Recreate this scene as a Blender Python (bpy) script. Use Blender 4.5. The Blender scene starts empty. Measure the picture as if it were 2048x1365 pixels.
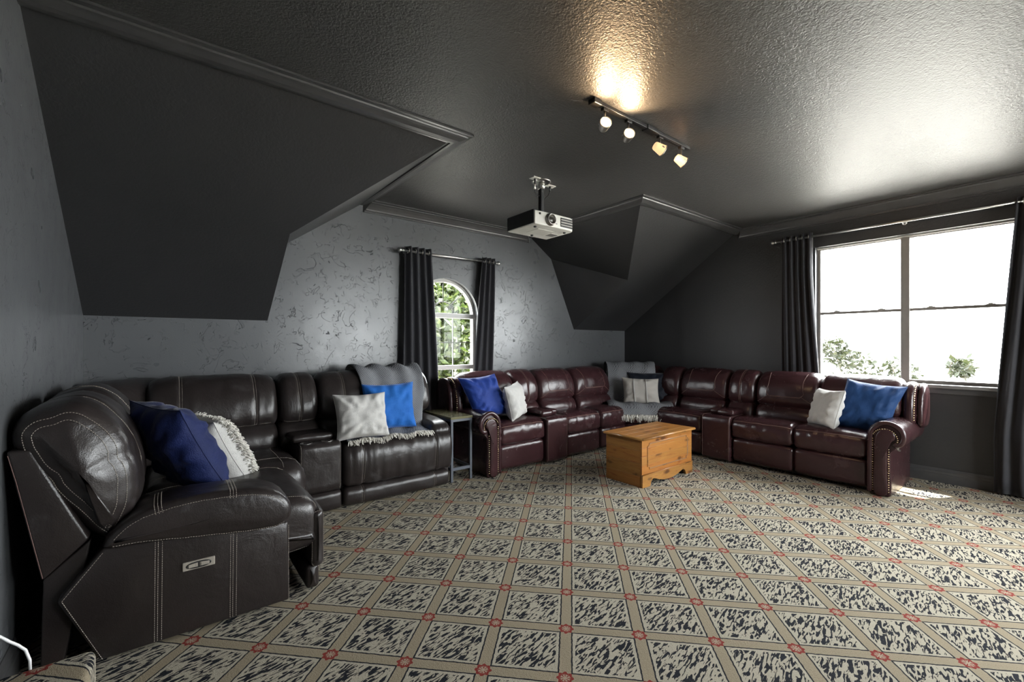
import bpy, bmesh, math, random
from mathutils import Vector, Matrix, noise
random.seed(7)
S = bpy.context.scene
COL = S.collection
PI = math.pi
def R(a): return math.radians(a)

# ------------------------------------------------------------------ camera, sky, sun, exposure
cam = bpy.data.objects.new('camera', bpy.data.cameras.new('camera'))
COL.objects.link(cam)
cam.location = (0, 0, 1.30)
cam.rotation_euler = (R(90), 0, R(-38.0))
cam.data.sensor_width = 36.0
cam.data.lens = 880.0 / 2048 * 36
cam.data.shift_y = 6.5 / 2048
cam.data.clip_start = 0.05
S.camera = cam

W = bpy.data.worlds.new('sky'); S.world = W; W.use_nodes = True
bg = W.node_tree.nodes['Background']
bg.inputs[0].default_value = (0.96, 0.985, 1.0, 1)
bg.inputs[1].default_value = 17.0

sun = bpy.data.objects.new('sun', bpy.data.lights.new('sun', 'SUN'))
COL.objects.link(sun)
sun.data.energy = 20.0
sun.data.angle = R(0.9)
sun.data.color = (1.0, 0.94, 0.84)
sun.rotation_euler = Vector((-0.45, 0.25, -1.0)).to_track_quat('-Z', 'Y').to_euler()

def portal(name, loc, direction, sx, sy):
    l = bpy.data.lights.new(name, 'AREA'); l.shape = 'RECTANGLE'; l.size = sx; l.size_y = sy
    l.cycles.is_portal = True
    o = bpy.data.objects.new(name, l); COL.objects.link(o)
    o.location = loc
    o.rotation_euler = Vector(direction).to_track_quat('-Z', 'Z').to_euler()
    return o
portal('portal_big_window', (5.90, 1.04, 1.65), (-1, 0, 0), 1.56, 1.52)
portal('portal_arched_window', (2.51, 4.60, 1.25), (0, -1, 0), 0.9, 1.7)
portal('portal_added_side_window', (5.90, -1.5, 1.65), (-1, 0, 0), 2.3, 1.52)  # guides sky light through the unseen window added in the right wall
portal('portal_added_rear_window', (3.9, -3.2, 1.5), (0, 1, 0), 1.7, 1.7)  # guides sky light through the unseen window added in the rear wall

S.view_settings.view_transform = 'Standard'
S.view_settings.look = 'None'
S.view_settings.exposure = 1.15
S.view_settings.gamma = 1.0
S.view_settings.use_curve_mapping = False
S.cycles.max_bounces = 7
S.cycles.diffuse_bounces = 4
S.cycles.glossy_bounces = 3

# ------------------------------------------------------------------ node helpers and materials
class NT:
    def __init__(s, name):
        s.m = bpy.data.materials.new(name); s.m.use_nodes = True
        s.t = s.m.node_tree; s.b = s.t.nodes['Principled BSDF']
    def n(s, typ, **kw):
        nd = s.t.nodes.new(typ)
        for k, v in kw.items(): setattr(nd, k, v)
        return nd
    def put(s, sock, v):
        if hasattr(v, 'is_linked') or hasattr(v, 'links'): s.t.links.new(v, sock)
        elif v is not None: sock.default_value = v
    def math(s, op, a, b=None, c=None):
        nd = s.n('ShaderNodeMath', operation=op)
        s.put(nd.inputs[0], a)
        if b is not None: s.put(nd.inputs[1], b)
        if c is not None: s.put(nd.inputs[2], c)
        return nd.outputs[0]
    def step(s, x, a, b):
        nd = s.n('ShaderNodeMapRange', interpolation_type='SMOOTHSTEP')
        s.put(nd.inputs[0], x); nd.inputs[1].default_value = a; nd.inputs[2].default_value = b
        return nd.outputs[0]
    def mix(s, f, a, b):
        nd = s.n('ShaderNodeMix', data_type='RGBA')
        s.put(nd.inputs[0], f); s.put(nd.inputs[6], a); s.put(nd.inputs[7], b)
        return nd.outputs[2]
    def pos(s): return s.n('ShaderNodeNewGeometry').outputs['Position']
    def objc(s): return s.n('ShaderNodeTexCoord').outputs['Object']
    def rand(s): return s.n('ShaderNodeObjectInfo').outputs['Random']
    def mapping(s, v, scale=(1, 1, 1), rot=(0, 0, 0), loc=(0, 0, 0)):
        nd = s.n('ShaderNodeMapping'); s.put(nd.inputs[0], v)
        nd.inputs['Scale'].default_value = scale; nd.inputs['Rotation'].default_value = rot
        nd.inputs['Location'].default_value = loc
        return nd.outputs[0]
    def noise(s, v, scale=5, detail=2, dist=0, rough=.5):
        nd = s.n('ShaderNodeTexNoise'); s.put(nd.inputs['Vector'], v)
        nd.inputs['Scale'].default_value = scale; nd.inputs['Detail'].default_value = detail
        nd.inputs['Distortion'].default_value = dist; nd.inputs['Roughness'].default_value = rough
        return nd.outputs['Fac']
    def vor(s, v, scale=5, feat='F1', rnd=1):
        nd = s.n('ShaderNodeTexVoronoi', feature=feat); s.put(nd.inputs['Vector'], v)
        nd.inputs['Scale'].default_value = scale; nd.inputs['Randomness'].default_value = rnd
        return nd.outputs['Distance']
    def bump(s, h, strength=.3, dist=.01, nrm=None):
        nd = s.n('ShaderNodeBump'); s.put(nd.inputs['Height'], h)
        nd.inputs['Strength'].default_value = strength; nd.inputs['Distance'].default_value = dist
        if nrm is not None: s.put(nd.inputs['Normal'], nrm)
        return nd.outputs[0]
    def out(s, col=None, rough=None, nrm=None, **kw):
        if col is not None: s.put(s.b.inputs['Base Color'], col)
        if rough is not None: s.put(s.b.inputs['Roughness'], rough)
        if nrm is not None: s.put(s.b.inputs['Normal'], nrm)
        for k, v in kw.items(): s.put(s.b.inputs[k], v)
        return s.m
def rgb(r, g, b): return (r, g, b, 1)

def m_plain(name, c, rough=.5, **kw):
    t = NT(name)
    n = t.noise(t.objc(), 12, 3)
    col = t.mix(n, rgb(*[x * .82 for x in c]), rgb(*[min(1, x * 1.15) for x in c]))
    return t.out(col, rough, **kw)

def m_wall():
    t = NT('troweled_charcoal_plaster'); p = t.pos()
    a = t.noise(p, 5.0, 3, 1.2, .55)
    ridge = t.math('SUBTRACT', 1, t.step(t.math('ABSOLUTE', t.math('SUBTRACT', a, .5)), 0, .007))
    a2 = t.noise(p, 11, 2, 1.4, .5)
    ridge2 = t.math('SUBTRACT', 1, t.step(t.math('ABSOLUTE', t.math('SUBTRACT', a2, .53)), 0, .008))
    msk = t.step(t.noise(p, 7.5, 2), .50, .58)
    msk2 = t.step(t.noise(p, 12, 1), .52, .60)
    h = t.math('ADD', t.math('MULTIPLY', ridge, msk), t.math('MULTIPLY', t.math('MULTIPLY', ridge2, msk2), .45))
    h = t.math('ADD', h, t.math('MULTIPLY', t.noise(p, 1.7, 4), .8))
    fine = t.noise(p, 90, 2)
    h = t.math('ADD', h, t.math('MULTIPLY', fine, .05))
    nrm = t.bump(h, .9, .009)
    col = t.mix(t.noise(p, 2, 3), rgb(.080, .083, .087), rgb(.105, .109, .114))
    return t.out(col, t.math('ADD', .24, t.math('MULTIPLY', t.noise(p, 6, 2), .12)), nrm)
def m_ceiling():
    t = NT('orange_peel_charcoal_paint'); p = t.pos()
    h = t.math('ADD', t.noise(p, 80, 2, .6), t.math('MULTIPLY', t.noise(p, 38, 2), .6))
    nrm = t.bump(h, .55, .0055)
    col = t.mix(t.noise(p, 1.6, 3), rgb(.050, .0495, .0485), rgb(.066, .065, .064))
    return t.out(col, .42, nrm)
def m_slope():
    t = NT('shaded_charcoal_paint'); p = t.pos()
    h = t.math('ADD', t.noise(p, 60, 2, .5), t.math('MULTIPLY', t.noise(p, 25, 2), .5))
    nrm = t.bump(h, .35, .005)
    col = t.mix(t.noise(p, 1.6, 3), rgb(.025, .025, .026), rgb(.033, .033, .034))  # darker than the ceiling paint: the slope's shade is put into the colour
    return t.out(col, .5, nrm)

def m_carpet():
    t = NT('diamond_zebra_carpet'); p = t.pos()
    psi = R(45.68); th = R(38.0); h = 1.30
    x0, y0 = 0.18968 * h, 1.54577 * h
    P0 = (math.cos(th) * x0 + math.sin(th) * y0, -math.sin(th) * x0 + math.cos(th) * y0)
    sa = .230714 * h; sb = sa * 1.08395
    sep = t.n('ShaderNodeSeparateXYZ'); t.put(sep.inputs[0], p)
    wob = t.math('MULTIPLY', t.math('SUBTRACT', t.noise(p, 45, 1), .5), .006)
    x = t.math('SUBTRACT', sep.outputs[0], P0[0]); y = t.math('SUBTRACT', sep.outputs[1], P0[1])
    # risers: let height run on with the pattern so the side of the platform stays patterned
    y = t.math('SUBTRACT', y, sep.outputs[2])
    ga = t.math('ADD', t.math('MULTIPLY', x, math.sin(psi)), t.math('MULTIPLY', y, math.cos(psi)))
    gb = t.math('ADD', t.math('MULTIPLY', x, math.cos(psi)), t.math('MULTIPLY', y, -math.sin(psi)))
    ga = t.math('ADD', ga, wob); gb = t.math('ADD', gb, wob)
    def dist(g, s_):
        f = t.math('FRACT', t.math('ADD', t.math('DIVIDE', g, s_), 100.5))
        return t.math('MULTIPLY', t.math('SUBTRACT', f, .5), s_)
    sda = dist(ga, sa); sdb = dist(gb, sb)
    da = t.math('ABSOLUTE', sda); db = t.math('ABSOLUTE', sdb)
    lo = t.math('MINIMUM', da, db)
    bw = .0265
    line_a = t.math('MULTIPLY', t.math('LESS_THAN', t.math('ABSOLUTE', t.math('SUBTRACT', da, bw)), .0032), t.math('GREATER_THAN', db, bw - .003))
    line_b = t.math('MULTIPLY', t.math('LESS_THAN', t.math('ABSOLUTE', t.math('SUBTRACT', db, bw)), .0032), t.math('GREATER_THAN', da, bw - .003))
    line = t.math('MAXIMUM', line_a, line_b)
    field = t.math('GREATER_THAN', lo, .041)
    ang = R(12)
    v = t.mapping(p, rot=(0, 0, -ang))
    v2 = t.mapping(v, scale=(21, 80, 21))
    z = t.noise(v2, 1.0, 1.6, .9)
    zebra = t.math('MULTIPLY', t.step(z, .500, .535), field)
    band = t.math('LESS_THAN', lo, bw)
    yarn = t.noise(p, 260, 2)
    cream = t.mix(yarn, rgb(.29, .255, .20), rgb(.50, .46, .37))
    tan = t.mix(yarn, rgb(.215, .175, .120), rgb(.38, .325, .235))
    dark = t.mix(yarn, rgb(.010, .011, .014), rgb(.032, .034, .042))
    c = t.mix(band, cream, tan)
    c = t.mix(zebra, c, dark)
    c = t.mix(line, c, dark)
    r = t.math('SQRT', t.math('ADD', t.math('MULTIPLY', da, da), t.math('MULTIPLY', db, db)))
    th_ = t.math('ARCTAN2', sda, sdb)
    pet = t.math('MULTIPLY', t.math('COSINE', t.math('MULTIPLY', th_, 8)), .0035)
    rr = t.math('SUBTRACT', r, pet)
    ring = t.math('LESS_THAN', t.math('ABSOLUTE', t.math('SUBTRACT', rr, .026)), .0052)
    spokes = t.math('MULTIPLY', t.math('LESS_THAN', r, .026), t.math('GREATER_THAN', t.math('COSINE', t.math('MULTIPLY', th_, 8)), .45))
    hole = t.math('GREATER_THAN', r, .007)
    fl = t.math('MAXIMUM', ring, t.math('MULTIPLY', spokes, hole))
    c = t.mix(t.math('LESS_THAN', rr, .030), c, t.mix(yarn, rgb(.28, .21, .15), rgb(.42, .34, .26)))
    c = t.mix(fl, c, t.mix(yarn, rgb(.16, .024, .02), rgb(.28, .055, .045)))
    hgt = t.math('ADD', t.noise(p, 300, 2), t.math('MULTIPLY', t.noise(p, 110, 2), .8))
    hgt = t.math('SUBTRACT', hgt, t.math('MULTIPLY', t.math('MAXIMUM', line, zebra), .35))
    return t.out(c, .92, t.bump(hgt, .55, .006), **{'Specular IOR Level': .06})

def m_leather(name, c0, c1, rough, worn, wear=.5, spec=.5):
    t = NT(name); p = t.pos()
    big = t.noise(p, 3.2, 4, .4, .6)
    col = t.mix(big, rgb(*c0), rgb(*c1))
    w = t.step(t.noise(p, 5.5, 5, .3, .7), .56, .74)
    col = t.mix(t.math('MULTIPLY', w, wear), col, rgb(*worn))
    grain = t.vor(p, 230)
    wr = t.noise(t.mapping(p, scale=(1, 1, .55)), 26, 4, 1.4, .6)
    n1 = t.bump(grain, .22, .0016)
    n2 = t.bump(wr, .16, .006, n1)
    n3 = t.bump(t.noise(p, 6, 3, .8), .30, .022, n2)
    ro = t.math('ADD', rough, t.math('MULTIPLY', w, .14))
    return t.out(col, ro, n3, **{'Specular IOR Level': spec})
def m_fabric(name, c0, c1, scale=220, rough=.9, sheen=.0, bumpy=.3):
    t = NT(name); o = t.objc()
    n = t.noise(o, scale, 2); b = t.noise(o, 9, 3)
    col = t.mix(t.math('ADD', t.math('MULTIPLY', n, .5), t.math('MULTIPLY', b, .5)), rgb(*c0), rgb(*c1))
    h = t.math('ADD', n, t.math('MULTIPLY', t.noise(o, 22, 3, 1.0), 1.5))
    kw = {'Specular IOR Level': .2}
    if sheen: kw['Sheen Weight'] = sheen; kw['Sheen Roughness'] = .35
    return t.out(col, rough, t.bump(h, bumpy, .006), **kw)
def m_throw():
    t = NT('grey_herringbone_knit'); p = t.pos()
    sep = t.n('ShaderNodeSeparateXYZ'); t.put(sep.inputs[0], p)
    xs = t.math('ADD', sep.outputs[0], t.math('MULTIPLY', sep.outputs[1], .6))
    zig = t.math('PINGPONG', xs, .022)
    w = t.math('SINE', t.math('MULTIPLY', t.math('ADD', sep.outputs[2], t.math('ADD', zig, t.math('MULTIPLY', sep.outputs[1], .5))), 420))
    f = t.step(w, -.4, .5)
    n = t.noise(p, 8, 2)
    c = t.mix(f, rgb(.055, .058, .065), rgb(.22, .225, .24))
    c = t.mix(t.math('MULTIPLY', n, .35), c, rgb(.42, .43, .45))
    return t.out(c, .95, t.bump(t.math('ADD', f, t.noise(p, 160, 2)), .5, .004), **{'Specular IOR Level': .15})
def m_wood(axis):
    t = NT('knotty_cedar_' + axis); p = t.pos(); rd = t.rand()
    off = t.n('ShaderNodeCombineXYZ')
    for i in range(3): t.put(off.inputs[i], t.math('MULTIPLY', rd, 7.3 * (i + 1)))
    va = t.n('ShaderNodeVectorMath', operation='ADD'); t.put(va.inputs[0], p); t.put(va.inputs[1], off.outputs[0])
    sc = {'x': (1.6, 16, 16), 'y': (16, 1.6, 16), 'z': (16, 16, 1.6)}[axis]
    v = t.mapping(va.outputs[0], scale=sc)
    g = t.noise(v, 1.4, 5, 1.0, .6)
    c = t.mix(g, rgb(.12, .040, .008), rgb(.48, .25, .065))
    c = t.mix(t.math('MULTIPLY', t.math('FRACT', t.math('MULTIPLY', rd, 5.7)), .75), c, rgb(.34, .125, .026))
    kv = t.mapping(va.outputs[0], scale={'x': (5, 14, 14), 'y': (14, 5, 14), 'z': (14, 14, 5)}[axis])
    k = t.math('SUBTRACT', 1, t.step(t.math('ADD', t.vor(kv, .85), t.math('MULTIPLY', t.noise(va.outputs[0], 22, 2), .35)), .26, .46))
    c = t.mix(t.math('MULTIPLY', k, .85), c, rgb(.045, .012, .005))
    st = t.step(t.noise(v, 3.0, 3, 1.5), .55, .70)
    c = t.mix(t.math('MULTIPLY', st, .75), c, rgb(.21, .055, .014))
    return t.out(c, .34, t.bump(g, .08, .004))
def m_glass():
    t = NT('window_glass')
    tr = t.n('ShaderNodeBsdfTransparent'); tr.inputs[0].default_value = (.97, .98, .98, 1)
    gl = t.n('ShaderNodeBsdfGlossy'); gl.inputs['Roughness'].default_value = .02
    lw = t.n('ShaderNodeLayerWeight'); lw.inputs[0].default_value = .5
    fc = t.math('ADD', .012, t.math('MULTIPLY', t.math('POWER', lw.outputs['Facing'], 5), .8))
    mx = t.n('ShaderNodeMixShader')
    t.t.links.new(fc, mx.inputs[0]); t.t.links.new(tr.outputs[0], mx.inputs[1]); t.t.links.new(gl.outputs[0], mx.inputs[2])
    t.t.links.new(mx.outputs[0], t.t.nodes['Material Output'].inputs[0])
    return t.m
def m_screen(amount):
    # dusty fly screen: part open mesh, part light scattering thread
    t = NT('dusty_fly_screen')
    tr = t.n('ShaderNodeBsdfTransparent')
    df = t.n('ShaderNodeBsdfTranslucent'); df.inputs[0].default_value = (.62, .63, .64, 1)
    mx = t.n('ShaderNodeMixShader'); mx.inputs[0].default_value = amount
    t.t.links.new(tr.outputs[0], mx.inputs[1]); t.t.links.new(df.outputs[0], mx.inputs[2])
    t.t.links.new(mx.outputs[0], t.t.nodes['Material Output'].inputs[0])
    return t.m
def m_emit(name, c, s):
    t = NT(name)
    t.b.inputs['Base Color'].default_value = rgb(*c)
    t.b.inputs['Emission Color'].default_value = rgb(*c); t.b.inputs['Emission Strength'].default_value = s
    return t.m
def m_leaf(name, c0, c1, c2):
    t = NT(name); p = t.pos()
    c = t.mix(t.noise(p, 6, 2), rgb(*c0), rgb(*c1))
    c = t.mix(t.step(t.noise(p, 17, 1), .5, .65), c, rgb(*c2))
    t.out(c, .5)
    tl_ = t.n('ShaderNodeBsdfTranslucent'); t.put(tl_.inputs[0], c)
    mx = t.n('ShaderNodeMixShader'); mx.inputs[0].default_value = .45
    t.t.links.new(t.b.outputs[0], mx.inputs[1]); t.t.links.new(tl_.outputs[0], mx.inputs[2])
    t.t.links.new(mx.outputs[0], t.t.nodes['Material Output'].inputs[0])
    return t.m

M = {}
M['wall'] = m_wall(); M['ceil'] = m_ceiling(); M['slope'] = m_slope(); M['carpet'] = m_carpet()
M['trim'] = m_plain('charcoal_satin_trim', (.060, .059, .060), .30)
M['lea1'] = m_leather('espresso_leather', (.013, .0105, .010), (.026, .020, .019), .31, (.055, .050, .050), .55)
M['lea2'] = m_leather('burgundy_leather', (.024, .0095, .011), (.046, .018, .020), .24, (.065, .030, .032), .35)
M['lea_dk'] = m_plain('black_dust_cover', (.008, .008, .008), .7)
M['stitch'] = m_plain('tan_thread', (.27, .235, .20), .8)
M['stitch2'] = m_plain('brown_thread', (.16, .09, .075), .6)
M['nail'] = m_plain('antique_brass_nail', (.55, .40, .26), .25, Metallic=1.0)
M['steel'] = m_plain('brushed_steel', (.55, .54, .52), .3, Metallic=1.0)
M['nickel'] = m_plain('satin_nickel', (.42, .40, .37), .35, Metallic=1.0)
M['plate'] = m_plain('brushed_champagne_plate', (.30, .27, .23), .35)
M['black'] = m_plain('black_plastic', (.012, .012, .013), .4)
M['blackmetal'] = m_plain('black_enamel_metal', (.020, .019, .018), .32)
M['white_p'] = m_plain('warm_white_plastic', (.62, .61, .56), .45)
M['grey_p'] = m_plain('dark_grey_plastic', (.035, .035, .036), .45)
M['cord'] = m_plain('white_cord', (.85, .85, .84), .4)
M['frame'] = m_plain('almond_window_vinyl', (.42, .41, .38), .4)
M['frame_d'] = m_plain('taupe_window_metal', (.20, .185, .17), .4)
M['muntin'] = m_plain('bronze_muntin', (.05, .05, .05), .4)
M['sill'] = m_plain('grey_sill_paint', (.17, .165, .16), .35)
M['curtain'] = m_fabric('black_curtain_cloth', (.020, .020, .023), (.042, .041, .046), 260, .72, .25, .15)
M['velvet'] = m_fabric('navy_velvet', (.005, .009, .045), (.010, .020, .095), 180, .65, .15, .3)
M['cobalt'] = m_fabric('cobalt_velvet', (.012, .095, .36), (.022, .15, .50), 180, .7, .3, .3)
M['royal'] = m_fabric('royal_blue_cloth', (.008, .028, .17), (.016, .05, .28), 180, .6, .4, .3)
M['slate'] = m_fabric('denim_blue_velvet', (.008, .032, .105), (.016, .06, .18), 180, .65, .35, .3)
M['ink'] = m_fabric('ink_blue_cloth', (.006, .008, .014), (.014, .018, .028), 180, .6, .3, .3)
M['linen'] = m_fabric('white_linen', (.42, .41, .39), (.56, .55, .53), 200, .9, 0, .35)
M['cream'] = m_fabric('oatmeal_linen', (.38, .36, .33), (.50, .47, .43), 200, .9, 0, .35)
M['yarn'] = m_fabric('white_yarn', (.60, .57, .52), (.78, .75, .69), 200, .95, 0, .2)
M['throw'] = m_throw()
M['wx'] = m_wood('x'); M['wy'] = m_wood('y')
M['glass'] = m_glass()
M['tabletop'] = m_plain('weathered_oak_top', (.125, .115, .060), .22)
M['iron'] = m_plain('blue_grey_iron', (.085, .095, .115), .4)
M['bulb'] = m_emit('lit_lamp_face', (1.0, .72, .42), 60.0)
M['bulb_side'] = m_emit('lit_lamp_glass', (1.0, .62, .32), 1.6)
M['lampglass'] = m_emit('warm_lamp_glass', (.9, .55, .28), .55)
M['lens'] = m_plain('lens_glass', (.03, .025, .02), .05)
M['leaf'] = m_leaf('shrub_leaf', (.012, .024, .004), (.032, .050, .008), (.065, .082, .022))
M['leaf_pale'] = m_leaf('pale_tree_leaf', (.008, .012, .003), (.014, .018, .005), (.022, .022, .010))
M['bark'] = m_plain('grey_bark', (.16, .13, .10), .9)
M['ground'] = m_plain('pale_limestone_ground', (.40, .385, .35), .95)
M['stucco'] = m_plain('tan_stucco', (.45, .40, .33), .9)

# ------------------------------------------------------------------ object helpers
def thing(name, label=None, cat=None, loc=(0, 0, 0), group=None, kind=None):
    o = bpy.data.objects.new(name, None); COL.objects.link(o); o.location = loc
    o.empty_display_size = .05
    return tag(o, label, cat, group, kind)
def tag(o, label=None, cat=None, group=None, kind=None):
    if label: o['label'] = label
    if cat: o['category'] = cat
    if group: o['group'] = group
    if kind: o['kind'] = kind
    return o
def link(name, me, mat, parent=None, smooth=True, kind=None, label=None):
    o = bpy.data.objects.new(name, me); COL.objects.link(o)
    if mat is not None and len(me.materials) == 0: me.materials.append(M[mat] if isinstance(mat, str) else mat)
    if smooth: me.polygons.foreach_set('use_smooth', [True] * len(me.polygons))
    if parent is not None:
        o.parent = parent
        p = parent; off = Vector()
        while p is not None: off += p.location; p = p.parent
        o.location = -off
    if kind: o['kind'] = kind
    if label: o['label'] = label
    return o
def mesh(name, verts, faces, mat, parent=None, smooth=False, recalc=True, **kw):
    me = bpy.data.meshes.new(name); me.from_pydata([tuple(v) for v in verts], [], faces)
    if recalc:
        bm = bmesh.new(); bm.from_mesh(me); bmesh.ops.recalc_face_normals(bm, faces=bm.faces); bm.to_mesh(me); bm.free()
    me.update()
    return link(name, me, mat, parent, smooth, **kw)
BOXF = [(0, 1, 3, 2), (4, 6, 7, 5), (0, 4, 5, 1), (2, 3, 7, 6), (0, 2, 6, 4), (1, 5, 7, 3)]
def boxv(x0, x1, y0, y1, z0, z1):
    return [Vector((x, y, z)) for x in (x0, x1) for y in (y0, y1) for z in (z0, z1)]
def boxes(name, lst, mat, parent=None, bev=0, xf=None, **kw):
    vs = []; fs = []
    for b in lst:
        k = len(vs); vs += boxv(*b); fs += [tuple(i + k for i in f) for f in BOXF]
    if xf: vs = [xf(v) for v in vs]
    o = mesh(name, vs, fs, mat, parent, **kw)
    if bev: bevel(o, bev)
    return o
def bevel(o, w, seg=2, ang=40):
    bm = bmesh.new(); bm.from_mesh(o.data)
    es = [e for e in bm.edges if len(e.link_faces) == 2 and e.calc_face_angle(0) > R(ang)]
    bmesh.ops.bevel(bm, geom=es, offset=w, segments=seg, profile=.5, affect='EDGES', clamp_overlap=True)
    bm.to_mesh(o.data); bm.free()
    return o
def tube_geo(pts, r, n=8, closed=False, vs=None, fs=None):
    vs = [] if vs is None else vs; fs = [] if fs is None else fs
    pts = [Vector(p) for p in pts]; N = len(pts); base = len(vs); up = None
    for i, p in enumerate(pts):
        a = pts[i - 1] if (i > 0 or closed) else p; b = pts[(i + 1) % N] if (i < N - 1 or closed) else p
        t = (b - a)
        t = t.normalized() if t.length > 1e-9 else Vector((0, 0, 1))
        if up is None:
            up = Vector((0, 0, 1)) if abs(t.z) < .9 else Vector((1, 0, 0))
        up = (up - t * up.dot(t))
        if up.length < 1e-6: up = t.orthogonal()
        up.normalize(); s = t.cross(up)
        rr = r[i] if isinstance(r, (list, tuple)) else r
        for k in range(n):
            a_ = 2 * PI * k / n; vs.append(p + (up * math.cos(a_) + s * math.sin(a_)) * rr)
    for i in range(N if closed else N - 1):
        for k in range(n):
            a0 = base + i * n + k; a1 = base + i * n + (k + 1) % n
            b0 = base + ((i + 1) % N) * n + k; b1 = base + ((i + 1) % N) * n + (k + 1) % n
            fs.append((a0, a1, b1, b0))
    if not closed:
        fs.append(tuple(base + k for k in range(n))); fs.append(tuple(base + (N - 1) * n + k for k in range(n)))
    return vs, fs
def tube(name, pts, r, mat, parent=None, n=8, closed=False, **kw):
    vs, fs = tube_geo(pts, r, n, closed)
    return mesh(name, vs, fs, mat, parent, smooth=True, **kw)
def lathe_geo(prof, center, axis, n=16, vs=None, fs=None):
    vs = [] if vs is None else vs; fs = [] if fs is None else fs; base = len(vs)
    ax = Vector(axis).normalized(); u = ax.orthogonal().normalized(); w = ax.cross(u); c = Vector(center)
    for (r, h) in prof:
        for k in range(n):
            a = 2 * PI * k / n; vs.append(c + ax * h + (u * math.cos(a) + w * math.sin(a)) * max(r, 1e-4))
    for i in range(len(prof) - 1):
        for k in range(n):
            fs.append((base + i * n + k, base + i * n + (k + 1) % n, base + (i + 1) * n + (k + 1) % n, base + (i + 1) * n + k))
    fs.append(tuple(base + k for k in range(n))); fs.append(tuple(base + (len(prof) - 1) * n + k for k in range(n)))
    return vs, fs
def lathe(name, prof, center, axis, mat, parent=None, n=16, **kw):
    vs, fs = lathe_geo(prof, center, axis, n)
    return mesh(name, vs, fs, mat, parent, smooth=True, **kw)
def extrude(name, poly, c0, c1, fr, mat, parent=None, bev=0, smooth=False, **kw):
    n = len(poly)
    vs = [fr(a, b, c0) for a, b in poly] + [fr(a, b, c1) for a, b in poly]
    fs = [tuple(range(n)), tuple(range(2 * n - 1, n - 1, -1))] + [(i, (i + 1) % n, n + (i + 1) % n, n + i) for i in range(n)]
    o = mesh(name, vs, fs, mat, parent, smooth=smooth, **kw)
    if bev: bevel(o, bev, 3, 20); o.data.polygons.foreach_set('use_smooth', [True] * len(o.data.polygons)); autosm(o)
    return o
def autosm(o, ang=45):
    try: o.data.set_sharp_from_angle(angle=R(ang))
    except Exception: pass

# swept cushion: closed profile (a, b) swept along c, ends rounded over, sides puffed
def resample(pts, Mn, smooth=True):
    n = len(pts); d = []
    for i in range(n):
        p0, p1, p2, p3 = pts[i - 1], pts[i], pts[(i + 1) % n], pts[(i + 2) % n]
        for k in range(10):
            t = k / 10
            if smooth:
                d.append(tuple(.5 * ((2 * p1[j]) + (-p0[j] + p2[j]) * t + (2 * p0[j] - 5 * p1[j] + 4 * p2[j] - p3[j]) * t * t + (-p0[j] + 3 * p1[j] - 3 * p2[j] + p3[j]) * t ** 3) for j in (0, 1)))
            else:
                d.append(tuple(p1[j] + (p2[j] - p1[j]) * t for j in (0, 1)))
    L = [0]
    for i in range(len(d)):
        q = d[(i + 1) % len(d)]; L.append(L[-1] + math.hypot(q[0] - d[i][0], q[1] - d[i][1]))
    out = []; j = 0
    for k in range(Mn):
        s = L[-1] * k / Mn
        while L[j + 1] < s: j += 1
        f = (s - L[j]) / max(1e-9, L[j + 1] - L[j]); q = d[(j + 1) % len(d)]
        out.append((d[j][0] + (q[0] - d[j][0]) * f, d[j][1] + (q[1] - d[j][1]) * f))
    return out
def rrect(a0, a1, b0, b1, r, n=5):
    P = []
    for (ca, cb, s) in ((a1 - r, b1 - r, 0), (a0 + r, b1 - r, 90), (a0 + r, b0 + r, 180), (a1 - r, b0 + r, 270)):
        for k in range(n + 1):
            t = R(s + 90 * k / n); P.append((ca + r * math.cos(t), cb + r * math.sin(t)))
    return P
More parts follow.
